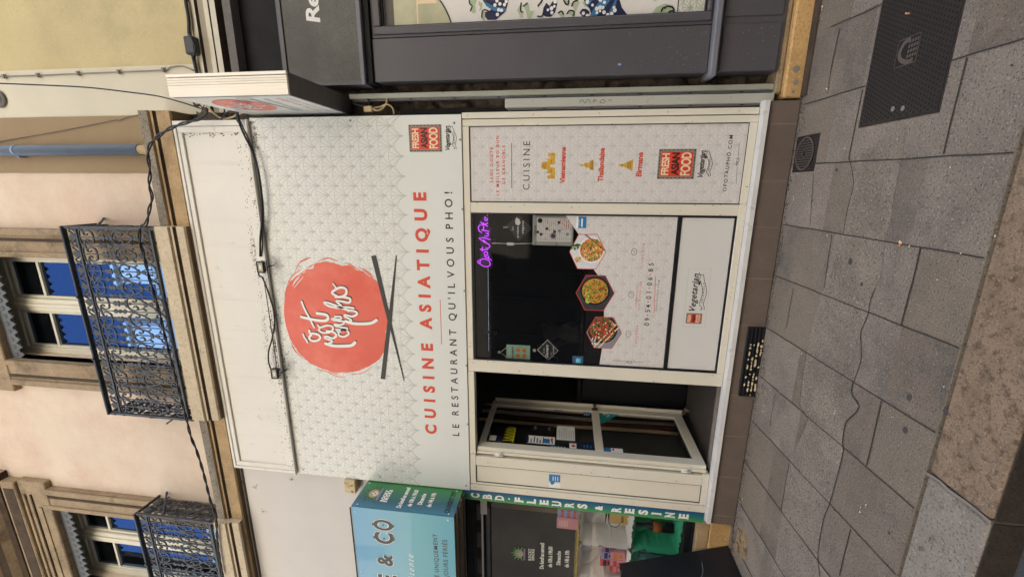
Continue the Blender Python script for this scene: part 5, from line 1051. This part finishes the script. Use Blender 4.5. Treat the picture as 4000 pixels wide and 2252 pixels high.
m = MB(); m.box(-4.10, -3.70, 3.84, 3.845, .98, .995); m.box(-4.10, -3.70, 3.845, 3.97, .985, .990); tag(m.build('clear_riser', m_trunk, loc=(-3.9, 3.9, .98)), 'thin clear riser shelf across the box crate', 'shelf')
def leaf_art(m, f, x, z, w, h):
    for i in range(4):
        for j in range(3): m.disc(x-w*.36+w*.24*i, z+h*.18+h*.3*j, .013, f, .001, 0, 8, .02)
A = PZ(zG, [(1700, 655), (1365, 500)], 'Y', 3.70); box_thing('leaflet_holder', 'pale blue leaflet card with rows of flask pictures above the white crate', 'leaflet', (A[0][0]+A[1][0])/2, 3.70, A[0][1]+.03, A[1][0]-A[0][0]+.02, .008, A[1][1]-A[0][1]-.03, (m_bluep, m_red), None, leaf_art)
A = PZ(zG, [(1690, 795), (1355, 605)], 'Y', 3.69)
def leaf_art2(m, f, x, z, w, h):
    for k in range(6): m.rect(x-w*.3, x+w*.25, z+h*(.5+.07*k), z+h*(.52+.07*k), f, .001, 0)
box_thing('leaflet_holder', 'pink price card standing left of the pale blue leaflet card', 'leaflet', (A[0][0]+A[1][0])/2, 3.69, A[0][1]+.03, A[1][0]-A[0][0], .008, A[1][1]-A[0][1]-.03, (m_pinkp, m_white), None, leaf_art2)
p = at(*zK(1070, 500), 3.84); o = box_thing('paper_packet', 'kraft paper packet leaning in the right white crate', 'packet', p[0]+.01, 3.80, .86, .13, .01, .20, (M('kraft_paper', 'd0b070', .7), m_brown), None, lambda m, f, x, z, w, h: m.text('RAW', f, x-w*.3, x+w*.35, z+h*.25, .035, .001, 0, .03))
p = at(*zK(830, 510), 3.93); o = thing('round_badge_plate', (p[0], 3.93, p[2]), 'white round plate with black ring behind the kraft packet', 'plate'); m = MB(); m.lathe((p[0]-.04, 3.93, p[2]), [(.085, 0), (.085, -.006), (.08, -.008)], 'y', 24); m.build('plate', m_white, o); m = MB(); f = front(3.922); m.stroke([(p[0]-.04+.06*math.cos(k*.2618), p[2]+.06*math.sin(k*.2618)) for k in range(25)], .010, f, .001, 0, 0); m.build('ring_print', m_ink, o)
p = at(*zK(715, 430), 3.86); o = thing('tongs', (p[0], 3.86, p[2]), 'black pointed tongs hanging in the right white crate', 'tongs'); m = MB()
for s in (-.012, .012): m.tube([(p[0]-.12, 3.86, p[2]+s*1.6), (p[0]+.02, 3.86, p[2]+s)], .004, 6, r2=.012)
m.build('blades', m_black, o)
pb = at(*zK(1400, 620), 3.83); x_ = pb[0]; o = thing('bottle', (x_, 3.83, .40), 'black bottle with orange label in the green crate', 'bottle'); m = MB(); m.lathe((x_, 3.83, .40), [(.05, 0), (.055, .02), (.055, .20), (.03, .26), (.02, .30), (.02, .35), (.024, .355), (.024, .375)], 'z', 18); m.build('body', m_black, o)
m = MB(); m.lathe((x_, 3.83, .40), [(.0565, .12), (.0565, .21)], 'z', 18); m.build('label', M('orange_label', 'b4622a', .5), o)
pb = at(*zK(1430, 1100), 3.83); o = thing('bottle', (pb[0], 3.83, .40), 'dark blue-green bottle in the left green crate beside the blackboard', 'bottle'); m = MB(); m.lathe((pb[0], 3.83, .40), [(.06, 0), (.065, .03), (.06, .2), (.03, .27), (.03, .33)], 'z', 16); m.build('body', M('deep_teal', '1d4f58', .3), o)
# folding blackboard on the pavement
o = thing('pavement_blackboard', (-3.65, 3.1, 0), 'black folding pavement blackboard with chalk writing standing against the stone base', 'blackboard')
for s, nm in ((1, 'board'), (-1, 'board')):
    m = MB(); xb, xt = -3.655+s*.36, -3.655+s*.012; n = Vector((.96, 0, .348*s)).normalized() if s > 0 else Vector((-.96, 0, .348)).normalized()
    for (ya, yb, dd) in ((2.80, 3.47, .012),):
        P_ = [Vector((xb, ya, .0)), Vector((xb, yb, .0)), Vector((xt, yb, .975)), Vector((xt, ya, .975))]
        q = [p+n*dd for p in P_]; m.face(q if s > 0 else q[::-1]); m.face([p-n*dd for p in (P_[::-1] if s > 0 else P_)])
        for k in range(4): m.face([P_[k]-n*dd, P_[(k+1) % 4]-n*dd, P_[(k+1) % 4]+n*dd, P_[k]+n*dd])
    bo = m.build(nm, m_black, o)
    if s > 0:
        fb = FR((xb, 0, 0), (0, 1, 0), (xt-xb, 0, .975)); m = MB(); nn = fb.n; sg = 1 if nn.x > 0 else -1
        for k, st in enumerate(([(3.02, .62), (3.03, .70), (3.05, .60), (3.07, .68), (3.09, .60), (3.12, .66)], [(3.05, .50), (3.08, .56), (3.11, .49), (3.14, .55), (3.17, .50)], [(3.16, .36), (3.24, .30), (3.34, .28)], [(2.95, .42), (3.0, .46), (3.06, .40)])): m.stroke(st, .004, fb, sg*.0135, 0, 3)
        m.build('chalk_writing', M('chalk', '8d8f90', .9), bo)
m = MB(); 
for yy in (2.9, 3.38): m.tube([(-3.655-.03, yy, .972), (-3.655+.03, yy, .972)], .008, 6)
m.build('hinge', m_castl, o)
# ------------------------------------------------------------------ charcoal shopfront on the right
o = thing('charcoal_shopfront', (1.6, 3.45, 0), 'charcoal painted shopfront with blank weathered fascia and a printed blue, sage and white window', 'shopfront')
m = MB(); m.box(.80, 4.6, 3.45, 3.60, 3.265, 3.90, 0); m.build('fascia', m_fas, o)
m = MB(); m.box(.775, 4.62, 3.44, 3.60, 3.905, 3.945, 1, .003); m.box(.765, .798, 3.43, 3.60, 3.265, 3.903, 1, .003); m.box(.76, 4.63, 3.40, 3.60, 3.228, 3.262, 2, .004); m.box(.775, 4.6, 3.43, 3.60, 3.175, 3.226, 3, .003)
m.box(.79, 4.6, 3.66, 3.80, 3.95, 4.50, 3); m.build('cornice', [m_fas, m_dark, m_edge, m_hood, m_dgrey], o)  # back board coloured near-black to paint the deep shade of the recess
m = MB(); m.box(.787, 1.095, 3.45, 3.60, .652, 3.172, 0, .005); m.box(.79, 4.6, 3.46, 3.60, .17, .60, 0); m.box(.79, 1.09, 3.448, 3.459, .19, .575, 0, .003); m.box(1.14, 3.2, 3.45, 3.459, .19, .575, 0, .004); m.box(3.5, 3.8, 3.45, 3.60, .652, 3.172, 0, .005)
m.build('pilaster', m_dark, o)
m = MB(); m.frame(1.10, 3.49, .652, 3.17, (.02, .02, .01, .02), 3.455, 3.60, 0, .002); m.frame(1.121, 3.469, .663, 3.149, (.055, .055, .03, .06), 3.435, 3.60, 0, .008); m.frame(1.177, 3.413, .694, 3.088, (.008, .008, .01, .012), 3.46, 3.6, 1); m.build('window_frame', [m_dark, m_black], o)
m = MB(); m.box(.75, 4.6, 3.385, 3.60, .603, .648, 0, .008); m.build('ledge', [m_edge], o)
m = MB(); m.box(1.186, 3.404, 3.490, 3.496, .705, 3.075, 0); m.build('pane', M('frosted_vinyl', 'eae5de', .35, .04, 2, coat=.3), o)
m = MB(); f = front(3.49); gcw = 3.49
def zt_(l): return PZ(zT, l, 'Y', gcw)
def zp_(l): return PZ(zP, l, 'Y', gcw)
m.poly([(1.19, 3.07)]+[(1.19, proj(zT(1130, 405), 'Y', gcw)[1])]+zt_([(1080, 260), (1020, 140), (960, 50), (920, 0)])+[(1.9, 2.62), (3.40, 2.62), (3.40, 3.07)], f, .001, 0)
m.rect(1.19, 3.4, 2.995, 3.07, f, .002, 6); m.rect(1.19, 3.4, 2.80, 2.812, f, .002, 7); m.rect(1.33, 1.355, 2.55+.1, 2.81, f, .0024, 7)
for L in ([(1650, 0), (1720, 110), (1800, 160), (1760, 190), (1700, 210), (1690, 280), (1740, 340), (1880, 335), (2040, 200), (2070, 100), (2088, 0)],): m.poly(zt_(L), f, .002, 1)
m.poly(zt_([(1660, 20), (1740, 60), (1860, 120), (2050, 140), (2040, 205), (1850, 190), (1720, 110)]), f, .003, 2)
for c in ((1895, 20), (1945, 72), (2022, 85), (1862, 92), (1925, 172), (1972, 180), (1902, 250), (2052, 30)): p = zt_([c])[0]; m.disc(p[0], p[1], .013, f, .004, 5, 8)
for L in ([(1430, 0), (1440, 70), (1490, 110), (1455, 190), (1500, 235), (1540, 200), (1530, 90), (1560, 0)], [(1590, 20), (1585, 80), (1620, 130), (1590, 190), (1640, 170), (1650, 60)], [(1650, 200), (1645, 330), (1690, 370), (1700, 340), (1680, 260), (1700, 200)], [(2230, 170), (2290, 300), (2340, 290), (2300, 200), (2300, 60)], [(2340, 100), (2420, 60), (2440, 180), (2520, 190), (2450, 325), (2400, 300), (2380, 180)]): m.poly(zt_(L), f, .0016, 3)
for L in ([(60, 190), (75, 100), (110, 40), (150, 80), (190, 20), (245, 0), (245, 60), (220, 160), (170, 215), (110, 215)], [(525, 165), (560, 115), (610, 115), (655, 150), (640, 210), (560, 210)]): m.poly(zp_(L), f, .002, 1)
m.poly(zp_([(580, 0), (600, 60), (650, 110), (680, 205), (1125, 185), (1060, 100), (1030, 0)]), f, .0022, 1); m.poly(zp_([(800, 0), (720, 90), (655, 205), (740, 200), (850, 90), (920, 0)]), f, .003, 2); m.poly(zp_([(980, 0), (930, 90), (880, 195), (920, 190), (975, 90), (1000, 0)]), f, .003, 2); m.poly(zp_([(640, 0), (610, 60), (625, 80), (700, 0)]), f, .003, 2)
random.seed(6)
for c in ((745, 115), (785, 100), (820, 100), (745, 165), (785, 145), (835, 160), (880, 190), (930, 180), (960, 100), (970, 135), (690, 70), (625, 30), (790, 5), (840, 35), (575, 172), (625, 203), (130, 130), (180, 165), (175, 110), (210, 85), (222, 25)): p = zp_([c])[0]; m.disc(p[0], p[1], rnd(.008, .016), f, .004, 5, 8)
for L in ([(325, 20), (345, 70), (390, 75), (400, 0), (360, 0)], [(430, 60), (450, 110), (480, 145), (500, 100), (530, 20), (470, 10)], [(260, 180), (300, 225), (340, 225), (300, 150)], [(375, 160), (440, 215), (460, 190), (450, 145)], [(560, 30), (590, 85), (620, 90), (580, 20)], [(1435, 172), (1500, 90), (1600, 48), (1700, 70), (1750, 160)], [(1450, 0), (1475, 18), (1510, 0)]): m.poly(zp_(L), f, .0016, 3)
for L in ([(330, 10), (350, 50), (385, 60), (390, 10)], [(430, 80), (450, 30), (500, 10)], [(260, 170), (300, 145), (325, 185)], [(370, 180), (400, 140), (460, 150), (450, 200)], [(1555, 150), (1570, 110), (1600, 100)], [(1600, 110), (1620, 85), (1690, 95), (1715, 130)], [(1650, 155), (1690, 140), (1715, 160)], [(5, 80), (45, 30), (60, 0)], [(0, 210), (60, 205), (80, 120)]): m.stroke(zp_(L), .010, f, .0045, 4, 3)
for L in ([(930, 0), (1010, 120), (1080, 260), (1130, 400)], [(1430, 0), (1440, 70), (1480, 110), (1450, 185)], [(1640, 300), (1650, 200), (1700, 170), (1790, 220)], [(2300, 60), (2290, 190), (2330, 210)], [(2340, 110), (2400, 60)]): m.stroke(zt_(L), .009, f, .0045, 4, 3)
q = zp_([(1755, 150)])[0]; m.rect(1.187, 3.4, q[1]-.004, q[1]+.001, f, .004, 4)
fans(m, f, 1.19, 1.6, .71, q[1]-.01, 1.22, .6, .12, .09, .004, .003, 3)
m.poly([(1.9, 1.3), (2.4, 1.8), (2.9, 1.7), (3.2, 1.2), (2.6, .9), (2.0, .95)], f, .002, 1); m.poly([(2.0, 2.0), (2.5, 2.3), (3.1, 2.1), (2.6, 1.95)], f, .002, 3)
m.build('window_print', [M('frosted_yellow', 'c3c1a0', .3, .15, 5, coat=.3), m_navy, m_sky, m_sage, m_ink, m_white, m_dgrey, m_cream2], o)
F3 = front(3.45); m = MB(); P1 = PZ(zO, [(250, 275), (290, 90), (130, 275)], 'Y', 3.45)
a0 = P1[0][0]; base = proj(zO(295, 240), 'Y', 3.45)[1]; top = proj(zO(130, 200), 'Y', 3.45)[1]; aR = proj(zO(200, 90), 'Y', 3.45)[0]
m.text('Re', F3, a0+.01, aR+(aR-a0)*.85, base, top-base, .002, 0, .03, .12, wide=1.5); m.build('lettering', m_white, o)
m = MB(); random.seed(8)
for k in range(60):
    a, c = rnd(.82, 1.07), .66+abs(random.gauss(0, .28)); r = rnd(.0015, .0045); m.disc(a, c, r, front(3.45), .0006, 0 if c > 0 else 0, 6)
for k in range(24): m.disc(rnd(.82, 1.4), rnd(.22, .5), rnd(.002, .005), front(3.448), .0012, 0, 6)
q = proj(zP(1030, 812), 'Y', 3.45); m.disc(q[0], q[1], .008, front(3.45), .001, 1, 8, .014); m.build('paint_splashes', [m_grout, m_bluep], o)
# ------------------------------------------------------------------ cable trunking in the gap
def trunk(name, x0, x1, Y0, Y1, z0, z1, mt, lab):
    m = MB(); m.box(x0, x1, Y0, Y1, z0, z1, 0, .004); m.box(x0-.014, x0-.001, Y0+.02, Y1, z0, z1-.02, 1)
    z = z0+.2
    while z < z1-.1: m.box(x0-.010, x0-.004, Y0+.014, Y0+.019, z, z+.022, 2); m.disc((x0+x1)/2+.01, z+.1, .003, front(Y0), .001, 2, 6); z += .36
    tag(m.build(name, [mt, m_edge, m_black], loc=((x0+x1)/2, Y1, z0)), lab, 'cable duct')
trunk('cable_trunking', .672, .712, 3.49, 3.56, .168, 3.42, m_trunk, 'thin tall greenish grey cable trunking in the stone gap, nearer the charcoal shopfront')
trunk('cable_trunking', .578, .645, 3.46, 3.55, .168, 2.125, m_trunk2, 'wide pale grey cable trunking in the stone gap, right against the cream shopfront')
m = MB(); FX = FR((0, 3.46, 0), (0, 0, -1), (1, 0, 0)); sg = 1 if FX.n.y < 0 else -1
for st in ([(-1.55, .600), (-1.53, .625), (-1.51, .600), (-1.49, .628), (-1.47, .6)], [(-1.45, .60), (-1.44, .625), (-1.42, .615)], [(-1.43, .612), (-1.45, .615)], [(-1.40, .60), (-1.385, .622), (-1.36, .615), (-1.37, .60), (-1.40, .60)], [(-1.34, .615), (-1.32, .62), (-1.31, .608)]): m.stroke(st, .003, FX, sg*.0015, 0, 3)
tr = bpy.data.objects['cable_trunking.001']; m.build('graffiti', m_ink, tr)
# ------------------------------------------------------------------ floodlights and their cable
for q, w_, lab in (((zH, 48, 245), .10, 'small black floodlight on the casing ledge above the centre of the sun print'), ((zH, 192, 1340), .095, 'small black floodlight on the casing ledge left of the red sun')):
    p = at(*q[0](q[1], q[2]), 3.33); o = thing('floodlight', (p[0], 3.38, p[2]), lab, 'floodlight', 'floodlights on the fascia ledge')
    m = MB(); m.box(p[0]-.05, p[0]+.05, 3.325, 3.36, p[2]-.033, p[2]+.033, 0, .006); m.frame(p[0]-.05, p[0]+.05, p[2]-.033, p[2]+.033, .008, 3.318, 3.324, 0, .002)
    for k in range(5): m.box(p[0]-.035+.016*k, p[0]-.029+.016*k, 3.361, 3.375, p[2]-.02, p[2]+.02)
    m.build('housing', m_ink2, o); m = MB(); m.rect(p[0]-.04, p[0]+.04, p[2]-.023, p[2]+.023, front(3.3245), 0, 0); m.rect(p[0]-.02, p[0]+.02, p[2]-.01, p[2]+.01, front(3.3245), .001, 1); m.build('lamp_glass', [m_trunk, m_cream2], o)
    m = MB(); m.tube([(p[0]-.056, 3.345, p[2]), (p[0]-.056, 3.345, p[2]-.05), (p[0]+.056, 3.345, p[2]-.05), (p[0]+.056, 3.345, p[2])], .004, 5); m.tube([(p[0], 3.345, p[2]-.05), (p[0], 3.44, p[2]-.05)], .006, 5); m.build('bracket', m_ink2, o)
def cable(name, lab, segs, r, mt, grp=None, jit=0, twist=0):
    """segs: list of (zone, [(x,y)...], Y)"""
    P_ = []
    for z, l, Y in segs: P_ += [Vector(at(*z(a, b), Y)) for a, b in l]
    Q = []
    for i in range(len(P_)-1):
        p0, p1, p2_, p3 = P_[max(0, i-1)], P_[i], P_[i+1], P_[min(len(P_)-1, i+2)]; n = 8 if twist else 4
        for k in range(n): t = k/n; Q.append(.5*((2*p1)+(p2_-p0)*t+(2*p0-5*p1+4*p2_-p3)*t*t+(3*p1-p0-3*p2_+p3)*t**3))
    Q.append(P_[-1]); m = MB()
    if twist:
        L = 0; A, B_ = [], []
        for i, q in enumerate(Q):
            if i: L += (q-Q[i-1]).length
            w = L*twist; off = Vector((math.cos(w)*r*.8, math.sin(w)*r*.8, math.cos(w)*r*.8)); A.append(q+off); B_.append(q-off)
        m.tube(A, r*.8, 6); m.tube(B_, r*.8, 6)
    else: m.tube(Q, r, 6)
    o = m.build(name, mt, loc=tuple(Q[0])); return tag(o, lab, 'cable', grp)
cable('twisted_cable', 'black twisted cable drooping along the stone cornice and across the balcony fronts', [(z1, [(1040, 545), (1035, 575), (990, 602), (900, 628), (840, 655), (785, 695), (752, 735), (745, 790), (755, 870), (750, 930), (765, 990), (752, 1050), (735, 1125)], 3.335),
      (zA, [(1010, 112), (1000, 250), (1050, 430), (1100, 640), (1170, 880), (1230, 1090), (1290, 1350)], 3.325), (zB, [(405, 300), (450, 470), (475, 570), (512, 660), (555, 800), (600, 980), (630, 1060), (640, 1200), (650, 1300), (675, 1440)], 3.325)], .009, m_cable, None, 0, 22)
cable('power_cable', 'black power cable hanging from the projecting sign down to the right floodlight', [(z1, [(1195, 565), (1190, 590), (1200, 615)], 3.40), (z3, [(35, 565), (45, 620), (75, 690), (110, 760), (135, 840), (150, 930), (158, 1020), (158, 1120), (150, 1200), (150, 1290)], 3.395)], .009, m_cable)
cable('power_cable', 'second black power cable beside the first, looping behind the right floodlight', [(z3, [(40, 590), (70, 655), (110, 745), (140, 850), (157, 960), (166, 1060), (163, 1160), (158, 1290)], 3.40)], .006, m_cable)
cable('power_cable', 'black power cable running slack from the right floodlight to the left one', [(zH, [(25, 300), (35, 340), (60, 345), (100, 430), (150, 580), (185, 700), (190, 830), (165, 980), (130, 1110), (130, 1220), (155, 1298)], 3.40)], .007, m_cable)
cable('power_cable', 'thin straight black cable between the two floodlights', [(zH, [(75, 345), (110, 560), (150, 830), (190, 1100), (208, 1250), (200, 1300)], 3.405)], .004, m_cable)
cable('thin_cable', 'thin dark cable sweeping from the upper edge down to the projecting sign', [(z1, [(-30, 419), (0, 420), (250, 430), (450, 441), (650, 464), (800, 485), (930, 520), (1030, 552), (1045, 545)], 3.45)], .006, m_cable)
cable('clipped_cable', 'grey cable clipped along the ivory corner band', [(z1, [(-20, 386), (0, 385), (190, 380), (390, 371), (595, 363), (820, 353), (860, 338), (920, 334), (975, 356)], 3.64)], .006, m_cableg)
for k, (a, c) in enumerate(((20, 385), (190, 379), (392, 370), (597, 362), (822, 352))):
    p = at(*z1(a, c), 3.635); m = MB(); m.box(p[0]-.018, p[0]+.018, p[1]-.012, p[1]+.014, p[2]-.012, p[2]+.012, 0, .003); m.tube([(p[0]-.02, p[1], p[2]-.02), (p[0]+.02, p[1], p[2]-.02)], .004, 5)
    tag(m.build('cable_clip', m_cableg, loc=p), ['cable clip nearest the upper edge of the ivory band', 'second cable clip from the top of the ivory band', 'middle one of the five cable clips on the ivory band', 'fourth cable clip down the ivory band', 'lowest cable clip on the ivory band, above the projecting sign'][k], 'clip', 'clips on the ivory band')
cable('thin_cable', 'thin brown cable slanting across the beige pilaster', [(z1, [(-20, 716), (0, 712), (300, 660), (560, 608), (600, 606), (640, 590), (700, 578)], 3.63)], .004, m_castl)
for k, (off, r, mt) in enumerate(((0, .018, m_cable), (18, .011, m_cable), (-14, .010, m_cableg), (30, .007, m_cablei))):
    cable('bundle_cable', ['thickest black cable of the bundle under the ochre wall', 'second black cable of the bundle under the ochre wall', 'grey cable of the bundle under the ochre wall', 'pale beige cable of the bundle under the ochre wall'][k], [(zW, [(115+off*.3, -20), (135+off, 120), (160+off*.7, 250), (175+off, 400), (178+off, 560), (205+off*.6, 700), (225+off, 830), (240+off*.5, 950), (275+off, 1100), (305+off, 1230), (330+off, 1330)], 3.54)], r, mt, 'cable bundle under the ochre wall')
p = at(*zW(215, 790), 3.53); m = MB(); m.box(p[0]-.07, p[0]+.07, 3.50, 3.58, p[2]-.05, p[2]+.05, 0, .012); m.tube([(p[0]-.1, 3.52, p[2]), (p[0]-.02, 3.49, p[2]-.07), (p[0]+.08, 3.5, p[2]-.02)], .008, 6); tag(m.build('junction_box', m_ink2, loc=p), 'dark cable junction box in the bundle under the ochre wall', 'junction box')
cable('loose_cable', 'pale loose cable looping on the dirty wall beside the projecting sign', [(z1, [(985, 520), (1020, 520), (1050, 545), (1080, 575), (1120, 598), (1170, 590), (1195, 575), (1250, 560)], 3.50)], .008, m_cablei)
cable('loose_cable', 'black loose cable looping behind the projecting sign', [(z1, [(1000, 525), (1040, 560), (1075, 580), (1110, 600), (1150, 560), (1190, 565)], 3.48)], .006, m_cable)
# loose wires by the lower bracket of the lightbox
cable('loose_cable', 'beige loose cable loop in the stone gap under the projecting sign', [(zO, [(800, 1220), (850, 1240), (940, 1255), (1010, 1220), (1045, 1160), (1045, 1110)], 3.50)], .008, m_cablei)
cable('loose_cable', 'second beige cable loop in the stone gap, hanging lower', [(zO, [(880, 1225), (960, 1215), (1040, 1185), (1090, 1200), (1120, 1240), (1128, 1295)], 3.50)], .007, m_cablei)
cable('loose_cable', 'thin black wire in the stone gap under the projecting sign', [(zO, [(660, 1170), (740, 1195), (800, 1210), (850, 1200), (830, 1120)], 3.49)], .006, m_cable)
p = at(*zO(835, 1235), 3.47); m = MB(); m.box(p[0]-.022, p[0]+.022, 3.46, 3.50, p[2]-.035, p[2]+.035, 0, .005); m.tube([(p[0], 3.47, p[2]-.04), (p[0]-.02, 3.45, p[2]-.09)], .008, 6, r2=.003); tag(m.build('cable_connector', m_cablei, loc=p), 'cream cable connector in the stone gap under the projecting sign', 'connector')
# ------------------------------------------------------------------ covers in the pavement
o = thing('telephone_manhole_cover', (.9, 2.47, 0), 'large dark iron manhole cover with dimpled pattern and handset emblem', 'manhole cover')
m = MB(); m.frame(.318, 1.58, 2.203, 2.737, .001, -.01, 0, 1) if False else None
m.box(.315, 1.585, 2.202, 2.738, -.02, .003, 0); m.build('frame', m_castir, o)
m = MB(); m.box(.326, 1.574, 2.213, 2.727, .0031, .006, 0); mm = MB(); nx, ny = 56, 25
for i in range(nx):
    for j in range(ny):
        x, y = .338+(i+(j % 2)*.5)*.0220, 2.226+j*.0203
        if x > 1.565 or (.565 < x < .70 and 2.395 < y < 2.545): continue
        mm.face([(x-.0062, y-.0062, .0068), (x+.0062, y-.0062, .0068), (x+.0062, y+.0062, .0068), (x-.0062, y+.0062, .0068)])
co = m.build('cover_plate', m_castir, o); mm.build('dimples', m_castd, co)
fg = FR((0, 0, 0), (1, 0, 0), (0, 1, 0)); m = MB(); m.rect(.568, .698, 2.398, 2.542, fg, .0072, 0); m.build('emblem_plate', m_castd, co)
m = MB(); m.stroke([(.585, 2.43), (.58, 2.45), (.60, 2.50), (.635, 2.52), (.675, 2.50), (.682, 2.47)], .020, fg, .0084, 0, 4)
for i in range(4):
    for j in range(4): m.rect(.600+.022*i, .614+.022*i, 2.408+.016*j, 2.419+.016*j, fg, .0086, 0)
m.stroke([(.572, 2.402), (.694, 2.402), (.694, 2.538), (.572, 2.538), (.572, 2.402)], .005, fg, .0084, 0, 0); m.build('emblem', m_castl, co)
m = MB()
for c in ((1022, 548), (1072, 545)): q = gr(*z7(*c)); m.disc(q[0], q[1], .013, fg, .0078, 0, 12)
m.build('worn_spot', m_grout, co)
o = thing('small_access_cover', (.21, 3.25, 0), 'small square iron cover with round ribbed lid against the brown plinth', 'manhole cover')
m = MB(); m.box(.092, .334, 3.112, 3.392, -.02, .004, 0, .002); m.build('frame', m_castir, o); m = MB(); m.lathe((.213, 3.252, .004), [(.112, 0), (.112, .004), (.108, .006)], 'z', 28); lo = m.build('lid', m_castd, o); m = MB(); m.stroke([(.213+.106*math.cos(k*.2618), 3.252+.106*math.sin(k*.2618)) for k in range(25)], .011, fg, .0112, 0, 0)
for i in range(13):
    for j in range(13):
        x, y = .213-.102+i*.017, 3.252-.102+j*.017
        if .03**2 < (x-.213)**2+(y-3.252)**2 < .1**2: m.rect(x-.005, x+.005, y-.005, y+.005, fg, .0108, 0)
m.stroke([(.213+.024*math.cos(k*.5236), 3.252+.024*math.sin(k*.5236)) for k in range(13)], .006, fg, .011, 0, 0); m.build('ribs', m_castl, lo); m = MB()
for i in range(14):
    for j in range(16):
        x, y = .102+i*.0172, 3.122+j*.0172
        if (x-.213)**2+(y-3.252)**2 > .12**2: m.rect(x-.005, x+.005, y-.005, y+.005, fg, .0048, 0)
m.build('ribs', m_castd, o)
def butt(z, q, ang, lab, col='cigarette_filter'):
    p = gr(*z(*q)); c, s = math.cos(ang), math.sin(ang); o = thing('cigarette_butt', (p[0], p[1], .004), lab, 'cigarette butt', 'cigarette butts on the pavement'); m = MB(); m.tube([(p[0]-c*.014, p[1]-s*.014, .008), (p[0]+c*.004, p[1]+s*.004, .008)], .004, 8); m.build('filter', m_orange, o); m = MB(); m.tube([(p[0]+c*.0042, p[1]+s*.0042, .008), (p[0]+c*.014, p[1]+s*.014, .008)], .0038, 8, r2=.0034); m.build('paper', m_white, o)
butt(z7, (1058, 1225), .3, 'orange tipped cigarette butt lying on a slab joint in the middle of the pavement'); butt(zV, (975, 1015), .9, 'cigarette butt lying between the manhole cover and the ochre base'); butt(zV, (917, 93), .1, 'white cigarette butt near the foot of the ochre base, far right'); butt(z7, (1098, 68), 1.2, 'cigarette butt lying on the manhole cover')
m = MB(); random.seed(12)
for (z, x, y, sp, n) in ((zV, 850, 190, 30, 14), (zV, 720, 880, 12, 8), (z7, 515, 835, 20, 12), (z8, 390, 560, 40, 14), (zL, 1200, 200, 40, 10), (z7, 520, 1000, 10, 4), (z8, 870, 1110, 20, 4), (z7, 1000, 1000, 300, 12), (z8, 900, 600, 260, 14)):
    for k in range(n):
        p = gr(*z(x+random.gauss(0, sp), y+random.gauss(0, sp)))
        if p[1] > 3.42: continue
        r = rnd(.0015, .0045); a = rnd(0, 3); m.face([(p[0]+r*1.3*math.cos(a+w), p[1]+r*math.sin(a+w), .0065+.001*math.sin(w)) for w in (0, 1.3, 2.5, 3.9, 5.1)])
o = m.build('litter_crumbs', m_cream2); tag(o, 'scattered pale crumbs and chips on the pavement', 'litter', None, 'stuff')
# ochre scar left by a removed step in front of the stone base
m = MB(); scar = [gr(*zL(a, b))[:2] for a, b in [(1150, 640), (1220, 660), (1300, 740), (1325, 860), (1310, 1020), (1300, 1180), (1240, 1150), (1150, 1080), (1100, 1000), (1120, 880), (1170, 760)]]
m.poly(scar, fg, .0045, 0); o = m.build('mortar_scar', M('mortar_scar', 'a48a66', .9, .25, 18, .4, 60, .8, 30, stain='6b5a48', sts=12, stt=(.5, .6))); tag(o, None, None, None, 'structure')
# ------------------------------------------------------------------ the other side of the street, seen only in reflections
o = thing('opposite_house', (-2, -9, 0), 'tall white house across the street, seen mirrored in the upper window panes', 'building')
m = MB(); m.box(-45, 34, -14, -9.01, -.1, 20.5); m.box(-45, 34, -9.01, -8.7, 19.8, 20.4); m.build('wall', M('white_render', 'd3ccbe', .9, .04), o)
for x in (-8.2, -4.6, -11.8, -1.0):
    m = MB(); m.box(x, x+1.5, -10.5, -8.95, 20.41, 22.6, 0); m.profx(x-.15, x+1.65, [(-10.6, 22.601), (-8.8, 22.601), (-8.8, 22.75), (-9.7, 23.5), (-10.6, 22.75)], 0); m.box(x+.4, x+1.1, -8.949, -8.9, 20.7, 22.2, 0); m.build('dormer', m_white, o)
for k in range(9):
    for j in range(3):
        x = -17.5+k*3.2; z = 9.4+j*3.4; m = MB(); m.frame(x, x+1.1, z, z+2.1, .09, -9.0, -8.95); wn = m.build('window', m_wfr, o); m = MB(); m.box(x+.09, x+1.01, -9.005, -8.985, z+.09, z+2.01); m.build('pane', m_upane, wn)
m = MB(); m.box(-45, 34, -9.0, -8.9, -.02, 8.2); m.build('shade_band', M('dark_shade_band', '3f3b37', .8, .3, .6), o)  # added dark band: street shade put into colour, keeps shop glass reflections dark
